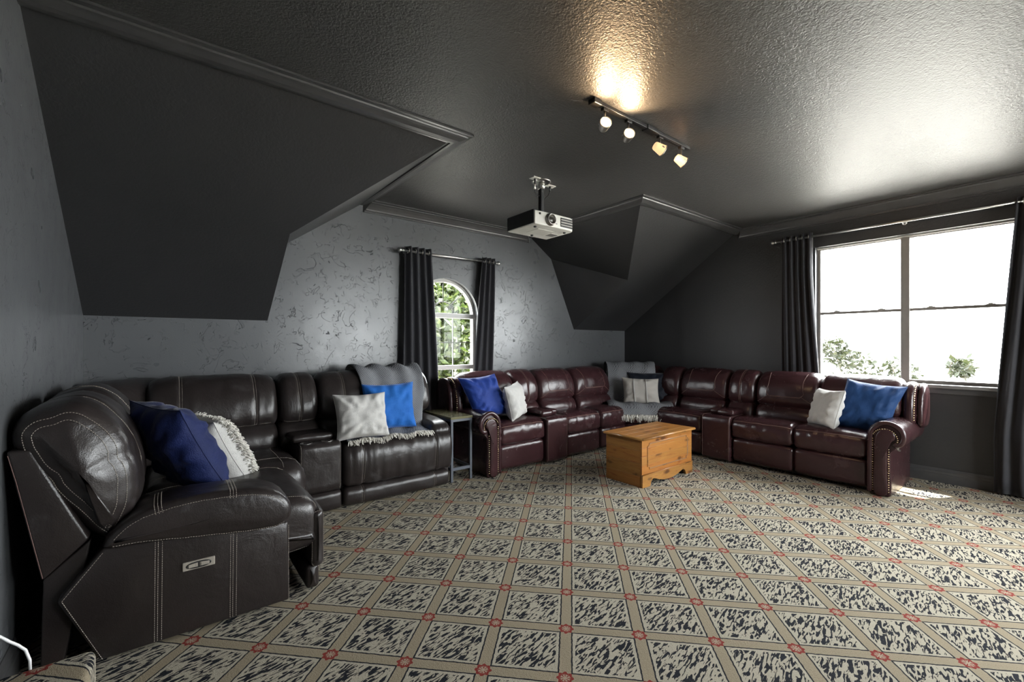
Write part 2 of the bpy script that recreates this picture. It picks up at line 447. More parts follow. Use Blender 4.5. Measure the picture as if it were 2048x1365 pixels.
class Sweep:
    def __init__(s, name, prof, c0, c1, fr, mat, parent, r=.03, puff=.012, dents=(), Mn=44, ns=18, wr=.003, wf=9, cap=.012, smooth=True, folds=None):
        s.p = resample(prof, Mn, smooth); s.M = Mn; s.c0, s.c1, s.fr, s.r, s.puff, s.dents, s.wr, s.wf, s.folds = c0, c1, fr, r, puff, dents, wr, wf, folds
        A = sum(s.p[i - 1][0] * s.p[i][1] - s.p[i][0] * s.p[i - 1][1] for i in range(Mn))
        sg = 1 if A > 0 else -1; s.n = []
        for i in range(Mn):
            a, b = s.p[i - 1], s.p[(i + 1) % Mn]; tx, ty = b[0] - a[0], b[1] - a[1]; l = math.hypot(tx, ty) or 1
            s.n.append((sg * ty / l, -sg * tx / l))
        s.cen = (sum(q[0] for q in s.p) / Mn, sum(q[1] for q in s.p) / Mn)
        rows = []
        for k in range(5): rows.append(c0 + r * (1 - math.cos(R(22.5 * k))))
        for k in range(1, ns): rows.append(c0 + r + (c1 - c0 - 2 * r) * k / ns)
        for k in range(4, -1, -1): rows.append(c1 - r * (1 - math.cos(R(22.5 * k))))
        extra = []
        for d in dents:
            extra += [d[0] - d[2], d[0] - d[2] * .4, d[0], d[0] + d[2] * .4, d[0] + d[2]]
        rows = sorted(set([x for x in rows + extra if c0 <= x <= c1]))
        V = []; F = []
        for c in rows:
            for i in range(Mn): V.append(s.ev(i, c))
        nr = len(rows)
        for j in range(nr - 1):
            for i in range(Mn):
                F.append((j * Mn + i, j * Mn + (i + 1) % Mn, (j + 1) * Mn + (i + 1) % Mn, (j + 1) * Mn + i))
        for end, c in ((0, c0), (nr - 1, c1)):
            last = end * Mn; sgn = -1 if end == 0 else 1
            for f in (.8, .5, .2):
                k = len(V)
                for i in range(Mn):
                    a, b = s.prof2(i, c); a = s.cen[0] + (a - s.cen[0]) * f; b = s.cen[1] + (b - s.cen[1]) * f
                    V.append(fr(a, b, c + sgn * cap * (1 - f * f)))
                for i in range(Mn): F.append((last + i, last + (i + 1) % Mn, k + (i + 1) % Mn, k + i))
                last = k
            F.append(tuple(last + i for i in range(Mn)))
        s.o = mesh(name, V, F, mat, parent, smooth=True)
    def prof2(s, i, c, off=0):
        i0 = int(math.floor(i)) % s.M; i1 = (i0 + 1) % s.M; f = i - math.floor(i)
        a = s.p[i0][0] * (1 - f) + s.p[i1][0] * f; b = s.p[i0][1] * (1 - f) + s.p[i1][1] * f
        na = s.n[i0][0] * (1 - f) + s.n[i1][0] * f; nb = s.n[i0][1] * (1 - f) + s.n[i1][1] * f
        e = max(0, min(c - s.c0, s.c1 - c)); ins = 0
        if e < s.r: ins = s.r - math.sqrt(max(0, s.r ** 2 - (s.r - e) ** 2))
        t = (c - s.c0) / (s.c1 - s.c0); dd = s.puff * (1 - abs(2 * t - 1) ** 3) - ins + off
        for d in s.dents: dd -= d[1] * math.exp(-((c - d[0]) / (d[2] * .45)) ** 2)
        if s.folds: dd += s.folds(a, b, c)
        if s.wr: dd += s.wr * noise.noise(Vector((a * s.wf, b * s.wf, c * s.wf))) + s.wr * .5 * noise.noise(Vector((a * s.wf * 2.7 + 5, b * s.wf * 2.7, c * s.wf * 2.7)))
        return a + na * dd, b + nb * dd
    def ev(s, i, c, off=0):
        a, b = s.prof2(i, c, off); return s.fr(a, b, c)
    def k_at(s, z, front=True):     # profile index where height is z on the low-a side
        best = None
        for i in range(s.M):
            j = (i + 1) % s.M; b0, b1 = s.p[i][1], s.p[j][1]
            if (b0 - z) * (b1 - z) <= 0 and b0 != b1:
                f = (z - b0) / (b1 - b0); a = s.p[i][0] * (1 - f) + s.p[j][0] * f
                if best is None or (a < best[0]) == front: best = (a, i + f)
        return best[1] if best else 0
    def krange(s, z0, z1, n=24):    # path over the front from low z0 up and over the top to z1 on the back
        ka = s.k_at(z0, True); kb = s.k_at(z1, False); top = max(range(s.M), key=lambda i: s.p[i][1])
        up = ((top - ka) % s.M) < s.M / 2
        span = ((kb - ka) % s.M) if up else -((ka - kb) % s.M)
        return [ka + span * i / n for i in range(n + 1)]

def stitches(name, paths, mat, parent, dash=.008, gap=.005, w=.0017, solid=False):
    vs = []; fs = []
    for P in paths:
        P = [Vector(p) for p in P]
        if solid:
            tube_geo(P, w, 5, False, vs, fs); continue
        L = [0]
        for i in range(len(P) - 1): L.append(L[-1] + (P[i + 1] - P[i]).length)
        def at(x):
            x = min(max(x, 0), L[-1])
            for i in range(len(P) - 1):
                if x <= L[i + 1] or i == len(P) - 2:
                    return P[i].lerp(P[i + 1], (x - L[i]) / max(1e-9, L[i + 1] - L[i]))
        x = 0
        while x + dash < L[-1]:
            tube_geo([at(x), at(x + dash)], w, 4, False, vs, fs); x += dash + gap
    return mesh(name, vs, fs, mat, parent, smooth=False, kind='stuff')
def nails(name, pts, nrm, parent, r=.008):
    vs = []; fs = []
    for i, p in enumerate(pts):
        n = nrm[i] if isinstance(nrm, list) else nrm
        lathe_geo([(r, 0), (r * .85, r * .4), (r * .45, r * .7), (0, r * .78)], p, n, 8, vs, fs)
    return mesh(name, vs, fs, 'nail', parent, smooth=True, kind='stuff')

# ------------------------------------------------------------------ the room
XL, XR, YB, YF, H = -0.486, 5.73, 4.42, -3.0, 2.75
KZ, YS = 1.51, 2.65
def quad_obj(name, quads, mat, parent=None, **kw):
    vs = []; fs = []
    for q in quads:
        k = len(vs); vs += [Vector(p) for p in q]; fs.append(tuple(range(k, k + len(q))))
    return mesh(name, vs, fs, mat, parent, recalc=False, **kw)

f_ = mesh('floor', [(XL, YF, 0), (XR, YF, 0), (XR, YB, 0), (XL, YB, 0)], [(0, 1, 2, 3)], 'carpet', kind='structure')
f_['label'] = 'beige diamond grid carpet with black zebra marks and red flowers'
ce = boxes('ceiling', [(XL - .1, XR + .1, YF - .1, YB + .1, H, H + .1)], 'ceil', kind='structure')
wl = boxes('wall_left', [(XL - .12, XL, YF - .1, YB + .12, -.05, H)], 'wall', kind='structure')

# back wall with the arched opening
AX, AR, AZ, AB = 2.51, .425, 1.63, .42      # centre, radius, spring height, opening bottom
def back_wall():
    vs = []; fs = []
    y0, y1 = YB, YB + .14
    def q(*p):
        k = len(vs); vs.extend(Vector(a) for a in p); fs.append(tuple(range(k, k + len(p))))
    x0, x1 = AX - AR, AX + AR
    q((XL, y0, 0), (x0, y0, 0), (x0, y0, AZ), (XL, y0, AZ))
    q((x1, y0, 0), (XR, y0, 0), (XR, y0, AZ), (x1, y0, AZ))
    q((x0, y0, 0), (x1, y0, 0), (x1, y0, AB), (x0, y0, AB))
    arc = [(AX - AR * math.cos(PI * k / 24), AZ + AR * math.sin(PI * k / 24)) for k in range(25)]
    q((XL, y0, AZ), (x0, y0, AZ), (x0, y0, H), (XL, y0, H))
    q((x1, y0, AZ), (XR, y0, AZ), (XR, y0, H), (x1, y0, H))
    for k in range(24):
        a, b = arc[k], arc[k + 1]
        q((a[0], y0, a[1]), (b[0], y0, b[1]), (b[0], y0, H), (a[0], y0, H))
    loop = [(x0, AB)] + arc + [(x1, AB)]
    for k in range(len(loop)):
        a, b = loop[k], loop[(k + 1) % len(loop)]
        q((a[0], y0, a[1]), (b[0], y0, b[1]), (b[0], y1, b[1]), (a[0], y1, a[1]))
    # outer skin so no sky leaks in
    q((XL - .1, y1, 0), (x0, y1, 0), (x0, y1, H), (XL - .1, y1, H)); q((x1, y1, 0), (XR + .1, y1, 0), (XR + .1, y1, H), (x1, y1, H))
    q((x0, y1, 0), (x1, y1, 0), (x1, y1, AB), (x0, y1, AB))
    for k in range(24):
        a, b = arc[k], arc[k + 1]
        q((a[0], y1, a[1]), (b[0], y1, b[1]), (b[0], y1, H), (a[0], y1, H))
    return mesh('wall_back', vs, fs, 'wall', recalc=False, kind='structure')
back_wall()

# right wall with the big window ; unseen openings here and in the rear wall added for light
WY0, WY1, WZ0, WZ1 = .28, 1.80, .92, 2.385
def holed(name, u0, u1, holes, fr, mat):
    lst = []; prev = u0
    for (a, b, z0, z1) in holes:
        lst += [(prev, a, 0, H), (a, b, 0, z0), (a, b, z1, H)]; prev = b
    lst.append((prev, u1, 0, H)); vs = []; fs = []
    for (a, b, z0, z1) in lst:
        k = len(vs); vs += [fr(v) for v in boxv(a, b, 0, .14, z0, z1)]; fs += [tuple(i + k for i in f) for f in BOXF]
    return mesh(name, vs, fs, mat, kind='structure')
holed('wall_right', YF - .1, YB + .14, [(-2.6, -.4, WZ0, WZ1), (WY0, WY1, WZ0, WZ1)], lambda v: Vector((XR + v.y, v.x, v.z)), 'slope')
holed('wall_front', XL - .1, XR + .14, [(3.1, 4.7, .7, 2.3)], lambda v: Vector((v.x, YF - v.y, v.z)), 'slope')

# sloped ceiling, knee line and the gambrel dormer cheeks
def slopes():
    SL = lambda x, z: Vector((x, YB + (YS - YB) * (z - KZ) / (H - KZ), z))
    A0 = Vector((.695, YB, KZ)); B1 = SL(.706, 2.113); T = SL(1.585, H)
    A1 = Vector((.80, YB, 2.181)); A2 = Vector((1.585, YB, H))
    quad_obj('ceiling_slope', [[SL(XL, KZ), A0, B1, T, SL(XL, H)], [A0, A1, B1], [B1, A1, A2, T]], 'slope', kind='structure')
    C0 = Vector((4.577, YB, KZ)); D1 = SL(4.655, 2.125); D2 = SL(3.70, H)
    C1 = Vector((4.13, YB, 2.468)); C2 = Vector((3.70, YB, H))
    quad_obj('ceiling_slope', [[C0, SL(XR, KZ), SL(XR, H), D2, D1], [C0, D1, C1], [C1, D1, D2, C2]], 'slope', kind='structure')
slopes()

# crown moulding, mitred, one length per wall run
def crown():
    prof = lambda back: [(back, -.118), (0, -.118), (.012, -.118), (.012, -.100), (.022, -.096), (.026, -.084), (.040, -.060), (.058, -.034), (.068, -.026), (.068, -.016), (.088, -.012), (.088, 0), (back * .1, 0)]
    flat = [(-.060, -.034), (-.046, -.044), (-.030, -.042), (-.026, -.050), (-.008, -.050), (.018, -.044), (.044, -.030), (.060, -.025), (.064, -.016), (.072, -.014), (.088, -.012), (.088, 0), (-.02, 0)]
    P = [Vector((XL, YS)), Vector((1.575, YS)), Vector((1.545, YB)), Vector((3.74, YB)), Vector((3.70, YS)), Vector((XR, YS)), Vector((XR, YF))]
    backs = [-.15, -.15, -.13, -.15, -.15, -.13]
    nr = []
    for i in range(len(P) - 1):
        d = (P[i + 1] - P[i]).normalized(); nr.append(Vector((d.y, -d.x)))
    def miter(i):
        if i == 0: return nr[0]
        if i == len(P) - 1: return nr[-1]
        a, b = nr[i - 1], nr[i]; m = (a + b)
        return m / (1 + a.dot(b))
    for i in range(len(P) - 1):
        pr = flat if i in (0, 1, 3, 4) else prof(backs[i]); n = len(pr); vs = []
        for e in (i, i + 1):
            m = miter(e)
            for (o, z) in pr:
                # body behind the wall line keeps to the run's own normal
                q = P[e] + m * o; vs.append(Vector((q.x, q.y, H + z)))
        fs = [tuple(range(n)), tuple(range(2 * n - 1, n - 1, -1))] + [(k, (k + 1) % n, n + (k + 1) % n, n + k) for k in range(n)]
        mesh('trim_%d' % (i + 1), vs, fs, 'trim', kind='structure')
crown()
def baseboard(name, p0, p1, nrm):
    prof = [(0, 0), (.020, 0), (.020, .075), (.014, .085), (.014, .100), (.008, .112), (.004, .13), (0, .13)]
    p0, p1, n = Vector(p0), Vector(p1), Vector(nrm); vs = []
    for p in (p0, p1):
        for (o, z) in prof: q = p + n * o; vs.append(Vector((q.x, q.y, z)))
    k = len(prof)
    fs = [tuple(range(k)), tuple(range(2 * k - 1, k - 1, -1))] + [(i, (i + 1) % k, k + (i + 1) % k, k + i) for i in range(k)]
    mesh(name, vs, fs, 'trim', kind='structure')
baseboard('baseboard_right', (XR, YF), (XR, YB), (-1, 0))
baseboard('baseboard_left', (XL, YF), (XL, YB), (1, 0))
baseboard('baseboard_back', (XL, YB), (XR, YB), (0, -1))

# carpeted riser step in the near left corner
st = boxes('carpeted_step', [(XL + .001, -.205, -2.2, 2.19, .0, .20)], 'carpet')
bevel(st, .025, 4); st.data.polygons.foreach_set('use_smooth', [True] * len(st.data.polygons)); autosm(st, 60)
tag(st, 'carpeted riser step with zebra pattern in the near left corner', 'step')
cord = tube('power_cord', [(XL + .004, 2.285, .292), (-.462, 2.30, .285), (-.44, 2.30, .258), (-.418, 2.30, .235), (-.40, 2.298, .212), (-.388, 2.29, .175), (-.386, 2.285, .12), (-.39, 2.28, .06), (-.40, 2.26, .012), (-.43, 2.22, .006)], .0045, 'cord')
tag(cord, 'thin white power cord hanging behind the near recliner', 'cord')

# windows
def ring_xz(y0, y1, path_o, path_i, name, mat, parent):
    n = len(path_o); vs = []; fs = []
    for y in (y0, y1):
        for p in path_o: vs.append(Vector((p[0], y, p[1])))
        for p in path_i: vs.append(Vector((p[0], y, p[1])))
    for k in range(n):
        j = (k + 1) % n
        fs += [(k, j, n + j, n + k), (2 * n + k, 3 * n + k, 3 * n + j, 2 * n + j), (k, 2 * n + k, 2 * n + j, j), (n + k, n + j, 3 * n + j, 3 * n + k)]
    return mesh(name, vs, fs, mat, parent)
def arch_path(r, zb, n=28):
    return [(AX - r, zb)] + [(AX - r * math.cos(PI * k / n), AZ + r * math.sin(PI * k / n)) for k in range(n + 1)] + [(AX + r, zb)]
w1 = thing('window_1', 'arched window with fan muntins between black curtains', None, (AX, YB + .07, AB), kind='structure')
fy = YB + .06
ring_xz(fy, fy + .06, arch_path(AR, AB), arch_path(AR - .035, AB + .035), 'frame', 'frame', w1)
boxes('meeting_rail', [(AX - AR, AX + AR, fy - .008, fy + .05, 1.605, 1.66)], 'frame', w1, .004)
boxes('meeting_rail', [(AX - AR, AX + AR, fy - .008, fy + .05, 1.005, 1.055)], 'frame', w1, .004)
gi = AR - .035
arc = [(AX + .135 * math.cos(PI * k / 14), 1.66 + .135 * math.sin(PI * k / 14)) for k in range(15)]
tube('muntin', [(x, fy + .03, z) for x, z in arc], .007, 'muntin', w1, 6)
for a in (45, 90, 135):
    c, s = math.cos(R(a)), math.sin(R(a))
    tube('muntin', [(AX + .135 * c, fy + .03, 1.66 + .135 * s), (AX + (gi - .0) * c, fy + .03, 1.64 + gi * s)], .006, 'muntin', w1, 6)
for xx in (AX - .13, AX + .13):
    boxes('muntin', [(xx - .005, xx + .005, fy + .024, fy + .036, 1.055, 1.605)], 'muntin', w1)
    boxes('muntin', [(xx - .005, xx + .005, fy + .024, fy + .036, AB + .035, 1.005)], 'muntin', w1)
boxes('muntin', [(AX - gi, AX + gi, fy + .024, fy + .036, 1.315, 1.325)], 'muntin', w1)
boxes('muntin', [(AX - gi, AX + gi, fy + .024, fy + .036, .72, .73)], 'muntin', w1)
mesh('glass', [(x, fy + .03, z) for x, z in arch_path(gi + .01, AB + .02)], [tuple(range(len(arch_path(gi, AB))))], 'glass', w1)
boxes('sill', [(AX - AR - .04, AX + AR + .04, YB - .03, YB + .06, AB - .03, AB)], 'sill', w1, .006)

def sash_window(name, label, u0, u1, z0, z1, fr, mullions, rail, sill=True):
    w = thing(name, label, None, fr(Vector(((u0 + u1) / 2, .07, z0))), kind='structure')
    a, b = .075, .115                      # depth of the sash in the reveal
    B = lambda n, l, m, bev=.003: boxes(n, l, m, w, bev, xf=fr)
    B('frame', [(u0, u0 + .03, a, b + .02, z0, z1), (u1 - .03, u1, a, b + .02, z0, z1), (u0 + .03, u1 - .03, a, b + .02, z1 - .028, z1), (u0 + .03, u1 - .03, a, b + .02, z0, z0 + .03)], 'frame_d', 0)
    B('head_trim', [(u0, u1, a - .02, a - .001, z1 - .018, z1)], 'frame')
    ed = [u0 + .03] + [x for m in mullions for x in (m - .034, m + .034)] + [u1 - .03]
    for m in mullions: B('mullion', [(m - .034, m + .034, a - .012, b + .025, z0, z1)], 'frame_d')
    for k in range(0, len(ed), 2):
        p0, p1 = ed[k], ed[k + 1]
        B('meeting_rail', [(p0, p1, a + .004, b, rail - .014, rail + .014)], 'frame_d')
        for lx in (p0 + .22 * (p1 - p0), p0 + .78 * (p1 - p0)):
            l = B('sash_lock', [(lx - .03, lx + .03, a - .006, a + .02, rail + .014, rail + .020), (lx - .012, lx + .016, a - .004, a + .014, rail + .020, rail + .028)], 'frame', 0)
        B('glass', [(p0, p1, b - .012, b - .008, rail + .014, z1 - .028)], 'glass', 0)
        B('glass', [(p0, p1, b - .026, b - .022, z0 + .03, rail - .014)], 'glass', 0)
    if sill: B('sill', [(u0 - .05, u1 + .05, -.055, a, z0 - .032, z0)], 'sill', .006); B('apron', [(u0 - .03, u1 + .03, -.018, 0, z0 - .085, z0 - .032)], 'trim', .004)
    return w
FRR = lambda v: Vector((XR + v.y, v.x, v.z))
sash_window('window_2', 'large double sash window above the burgundy sofa', WY0, WY1, WZ0, WZ1, FRR, [1.045], 1.645)
sash_window('added_window_3', 'unseen sash window added for light in the right wall behind the viewer', -2.6, -.4, WZ0, WZ1, FRR, [-1.5], 1.645)  # out of view, added to light the left wall and near sofa
sash_window('added_window_4', 'unseen wide sash window added for light in the rear wall behind the viewer', 3.1, 4.7, .7, 2.3, lambda v: Vector((v.x, YF - v.y, v.z)), [3.9], 1.5)  # out of view, added to fill the room with light from behind

# curtains and rods
def curtain(name, label, t0, t1, b0, b1, z0, z1, nrm, folds, amp, seed, group, pull=None):
    nu, nv = folds * 12, 22; vs = []; fs = []; n = Vector(nrm); rnd = random.Random(seed)
    ph = [rnd.uniform(-.5, .5) for _ in range(folds + 2)]
    t0, t1, b0, b1 = [Vector(x + (0,)) for x in (t0, t1, b0, b1)]
    for j in range(nv + 1):
        v = j / nv; z = z1 + (z0 - z1) * v
        k = pull(v) if pull else v
        a = t0.lerp(b0, k); b = t1.lerp(b1, k)
        for i in range(nu + 1):
            u = i / nu; q = a.lerp(b, u + .012 * math.sin(u * 17 + v * 3 + seed) * v)
            w = math.sin(2 * PI * folds * u + 1.2 * v * ph[int(u * folds)] + .8 * math.sin(3 * v + seed))
            am = amp * (.75 + .5 * noise.noise(Vector((u * 3, v * 1.5, seed))))
            p = q + n * am * w; p.z = z; vs.append(p)
    for j in range(nv):
        for i in range(nu):
            k = j * (nu + 1) + i; fs.append((k, k + 1, k + nu + 2, k + nu + 1))
    root = thing(name, label, 'curtain', (vs[-1].x, vs[-1].y, z0), group)
    o = mesh('panel', vs, fs, 'curtain', root, smooth=True, recalc=False)
    md = o.modifiers.new('thick', 'SOLIDIFY'); md.thickness = .004; md.offset = 0
    for i in range(folds):
        u = (i + .5) / folds; p = t0.lerp(t1, u); d = (t1 - t0).normalized()
        g = [p + Vector((0, 0, z1 - .045)) + (Vector((0, 0, 1)) * math.cos(x) + n * math.sin(x)) * .024 for x in [2 * PI * q / 14 for q in range(14)]]
        tube('grommet', g, .005, 'nickel', root, 5, True)
    return root
def rod(name, label, p0, p1, wall_n, zs, mid):
    root = thing(name, label, 'curtain rod', p0)
    p0, p1 = Vector(p0), Vector(p1); d = (p1 - p0).normalized()
    tube('pole', [p0, p1], .0125, 'steel', root, 12)
    for p, s in ((p0, -1), (p1, 1)):
        lathe('finial', [(.013, 0), (.020, .004), (.020, .012), (.013, .018), (.015, .022), (.024, .036), (.026, .046), (.022, .058), (.010, .066), (0, .068)], p, d * s, 'steel', root)
    for f in mid:
        q = p0.lerp(p1, f); n = Vector(wall_n)
        br = tube('bracket', [q + Vector((0, 0, -.016)), q + n * .03 + Vector((0, 0, -.022)), q + n * zs], .006, 'steel', root, 6)
        lathe('wall_plate', [(.022, 0), (.022, .005), (.012, .009), (0, .009)], q + n * (zs - .001), -n, 'steel', br)
RY = YB - .085
rod('curtain_rod', 'steel curtain rod with ball finials above the arched window', (1.945, RY, 2.285), (3.13, RY, 2.285), (0, 1, 0), .085, (.04, .97))
curtain('window_curtain', 'long black curtain on the left of the arched window', (1.96, RY), (2.27, RY), (1.92, RY + .01), (2.39, RY + .0), .04, 2.335, (0, 1, 0), 4, .034, 3, 'curtains of the arched window')
curtain('window_curtain', 'black curtain gathered on the right of the arched window', (2.94, RY), (3.12, RY), (2.83, RY), (3.10, RY), .04, 2.335, (0, 1, 0), 3, .030, 5, 'curtains of the arched window', lambda v: min(1, v * 1.7) ** .8)
RX = XR - .085
rod('curtain_rod', 'long steel curtain rod above the large right window', (RX, 2.165, 2.50), (RX, -.09, 2.50), (1, 0, 0), .085, (.02, .5, .98))
curtain('window_curtain', 'dark grey curtain hanging left of the large window behind the sofa', (RX, 2.11), (RX, 1.80), (RX + .01, 2.12), (RX - .02, 1.66), .03, 2.545, (1, 0, 0), 5, .030, 8, 'curtains of the large window', lambda v: max(0, v * 1.2 - .2) ** 1.2)
curtain('window_curtain', 'dark curtain at the right edge beside the large window', (RX, .30), (RX, -.05), (RX - .01, .44), (RX, -.06), .02, 2.545, (1, 0, 0), 5, .034, 11, 'curtains of the large window', lambda v: min(1, v * 1.25))

# ------------------------------------------------------------------ espresso sectional (left and back walls)
FA = lambda Y0: (lambda d, z, s: Vector((s, Y0 + d, z)))
FL = lambda X0: (lambda d, z, s: Vector((X0 - d, s, z)))
FB = lambda X0: (lambda d, z, s: Vector((X0 + d, s, z)))
def kofa(sw, a, top=True):
    best = None
    for i in range(sw.M):
        j = (i + 1) % sw.M; a0, a1 = sw.p[i][0], sw.p[j][0]
        if (a0 - a) * (a1 - a) <= 0 and a0 != a1:
            f = (a - a0) / (a1 - a0); b = sw.p[i][1] * (1 - f) + sw.p[j][1] * f
            if best is None or (b > best[0]) == top: best = (b, i + f)
    return best[1]
def pair_seam(sw, c, z0, z1, off=.0012, gap=.008):
    ks = sw.krange(z0, z1)
    return [[sw.ev(k, c + s * gap, off) for k in ks] for s in (-1, 1)]
def loop_seam(sw, c, off=.001): return [[sw.ev(k, c, off) for k in range(sw.M + 1)]]
def wrinkle(amp, fx=22, fz=3):
    return lambda a, b, c: amp * (noise.noise(Vector((c * fx, b * fz, 3.1))) + .5 * noise.noise(Vector((c * fx * 2.3, b * fz * 2, 9.7))))

s1 = thing('sectional_sofa', 'espresso leather reclining sectional with tan stitching along left and back walls', 'sofa', (.2, 3.2, 0))
fl = FL(.62)
UP = [(.40, .67), (.355, .74), (.38, .88), (.45, .99), (.56, 1.04), (.67, 1.02), (.755, .94), (.755, .80), (.65, .67), (.5, .65)]
LO = [(.34, .47), (.315, .56), (.37, .655), (.52, .69), (.70, .66), (.70, .45), (.5, .44)]
# near recliner: side panel, arm pad, chaise seat, footrest, reclined back
side = extrude('side_panel', [(.837, .02), (.961, .30), (.826, .475), (.5, .45), (.147, .415), (.14, .02)], 2.42, 2.60, fl, 'lea1', s1, .014)
st_p = []
for x, zt in ((-.035, .462), (.238, .432)):
    for o in (-.012, -.002, .012): st_p.append([(x + o, 2.4185, .03), (x + o + .003, 2.4185, zt)])
st_p.append([(.4745, 2.4205, .03), (.4735, 2.4205, .40)])
st_p.append([(-.21, 2.4185, .028), (-.326, 2.4185, .30), (-.204, 2.4185, .462)])
stitches('stitching', st_p, 'stitch', side, .006, .0035, .0013)
plate = boxes('switch_plate', [(.049, .168, 2.411, 2.42, .298, .336)], 'plate', s1, .003)
ov = [(.108 + .036 * math.cos(t) + (.008 if math.cos(t) > 0 else -.008), 2.4105, .317 + .012 * math.sin(t)) for t in [2 * PI * k / 28 for k in range(28)]]
tube('bezel', ov, .0028, 'black', plate, 6, True)
for bx in (.086, .131):
    boxes('button', [(bx - .016, bx + .016, 2.407, 2.412, .309, .325)], 'plate', plate, .002)
boxes('logo', [(.106, .111, 2.4095, 2.412, .307, .327)], 'black', plate)
pad = Sweep('arm_pad', [(.826, .482), (.75, .575), (.6, .618), (.40, .62), (.23, .590), (.150, .525), (.142, .445), (.22, .408), (.45, .43), (.7, .468)], 2.385, 2.64, fl, 'lea1', s1, .036, .006, cap=.010, wr=.003, wf=14)
sm = []
for x in (-.035, .238):
    k = kofa(pad, .62 - x)
    for o in (-.012, 0, .012):
        kk = kofa(pad, .62 - x - o); sm.append([pad.ev(kk, c, .001) for c in [2.386 + .25 * q / 24 for q in range(25)]])
sm += [[pad.ev(k, 2.388, .0012) for k in [kofa(pad, .81) + (kofa(pad, .15) - kofa(pad, .81)) * q / 40 for q in range(41)]]]
sm += [[pad.ev(k, 2.396, .0012) for k in [kofa(pad, .80, False) + (((kofa(pad, .16, False) - kofa(pad, .80, False) + pad.M / 2) % pad.M) - pad.M / 2) * q / 40 for q in range(41)]]]
stitches('stitching', sm, 'stitch', pad.o, .006, .0035, .0013)
seat = Sweep('seat_cushion', [(.04, .24), (-.005, .32), (.0, .43), (.05, .492), (.16, .515), (.4, .50), (.72, .47), (.76, .40), (.7, .22)], 2.445, 3.21, fl, 'lea1', s1, .06, .012, folds=wrinkle(.004))
stitches('stitching', loop_seam(seat, 2.49) + loop_seam(seat, 3.16), 'stitch', seat.o, .006, .0035, .0013)
fp = Sweep('footrest', rrect(-.035, .03, .125, .425, .03), 2.45, 3.20, fl, 'lea1', s1, .03, .008, smooth=False)
stitches('stitching', loop_seam(fp, 2.462), 'stitch', fp.o, .006, .0035, .0013)
Sweep('toe_panel', rrect(-.012, .05, .015, .135, .02), 2.47, 3.20, fl, 'lea1', s1, .02, .004, smooth=False)
boxes('base', [(-.33, .50, 2.61, 3.9, .02, .3), (.3, 2.0, 3.62, 4.2, .02, .4)], 'lea_dk', s1)
extrude('back_shell', [(1.096, .90), (1.075, .78), (1.004, .387), (.869, .517), (1.03, .90)], 2.44, 3.6, fl, 'lea1', s1, .012)
extrude('rear_panel', [(1.004, .382), (1.012, .02), (.95, .02), (.90, .30), (.868, .505)], 2.47, 3.6, fl, 'lea1', s1, .006)
stitches('stitching', [[fl(1.09, .885, 2.4385), fl(1.068, .78, 2.4385), fl(1.0, .40, 2.4385)]], 'stitch2', s1, solid=True, w=.0012)
REC = [(.80, .505), (.745, .60), (.735, .74), (.77, .89), (.84, 1.0), (.93, 1.055), (1.04, 1.02), (1.08, .94), (1.03, .80), (.93, .64), (.85, .53)]
def folds_near(a, b, c):
    e = max(0, 1 - (c - 2.43) / .22)
    return -.013 * e * math.exp(-((b - .84 + (a - .75) * .3) / .03) ** 2) - .008 * e * math.exp(-((a - .99) / .03) ** 2) * (1 if b > .85 else 0)
nb = Sweep('back_cushion', REC, 2.43, 3.07, fl, 'lea1', s1, .075, .024, dents=((2.66, .007, .03),), ns=34, Mn=64, cap=.035, wr=.006, wf=8, folds=folds_near)
stitches('stitching', pair_seam(nb, 2.66, .58, .9, gap=.007) + loop_seam(nb, 2.447) + loop_seam(nb, 2.4335), 'stitch', nb.o, .006, .0035, .0014)
wb = Sweep('back_cushion', [(a + .02, b) for a, b in REC], 3.085, 3.60, fl, 'lea1', s1, .07, .028, dents=((3.25, .006, .03),), cap=.03, wr=.006, wf=8)
stitches('stitching', pair_seam(wb, 3.25, .6, .9), 'stitch', wb.o, .007, .004, .0014)
# corner wedge
q2 = math.sqrt(.5)
frW = lambda d, z, s: Vector((.28 - q2 * d + q2 * s, 3.62 + q2 * d + q2 * s, z))
Sweep('back_cushion', [(a + .16, b - .02) for a, b in UP], -.36, .36, frW, 'lea1', s1, .07, .03, cap=.03, wr=.006)
Sweep('lumbar_cushion', [(a + .14, b) for a, b in LO], -.33, .33, frW, 'lea1', s1, .05, .015)
wg = Sweep('seat_cushion', [(.02, .18), (-.015, .30), (.0, .43), (.06, .485), (.2, .50), (.5, .49), (.8, .47), (.84, .40), (.8, .18)], 3.20, 3.97, FL(.735), 'lea1', s1, .09, .012, folds=wrinkle(.003))
stitches('stitching', loop_seam(wg, 3.42) + [[wg.ev(kofa(wg, .13), c, .001) for c in [3.24 + .7 * q / 20 for q in range(21)]]], 'stitch', wg.o, .007, .004, .0014)
Sweep('toe_panel', rrect(.0, .3, .02, .165, .02), 3.25, 3.95, FL(.735), 'lea1', s1, .03, .004, smooth=False)
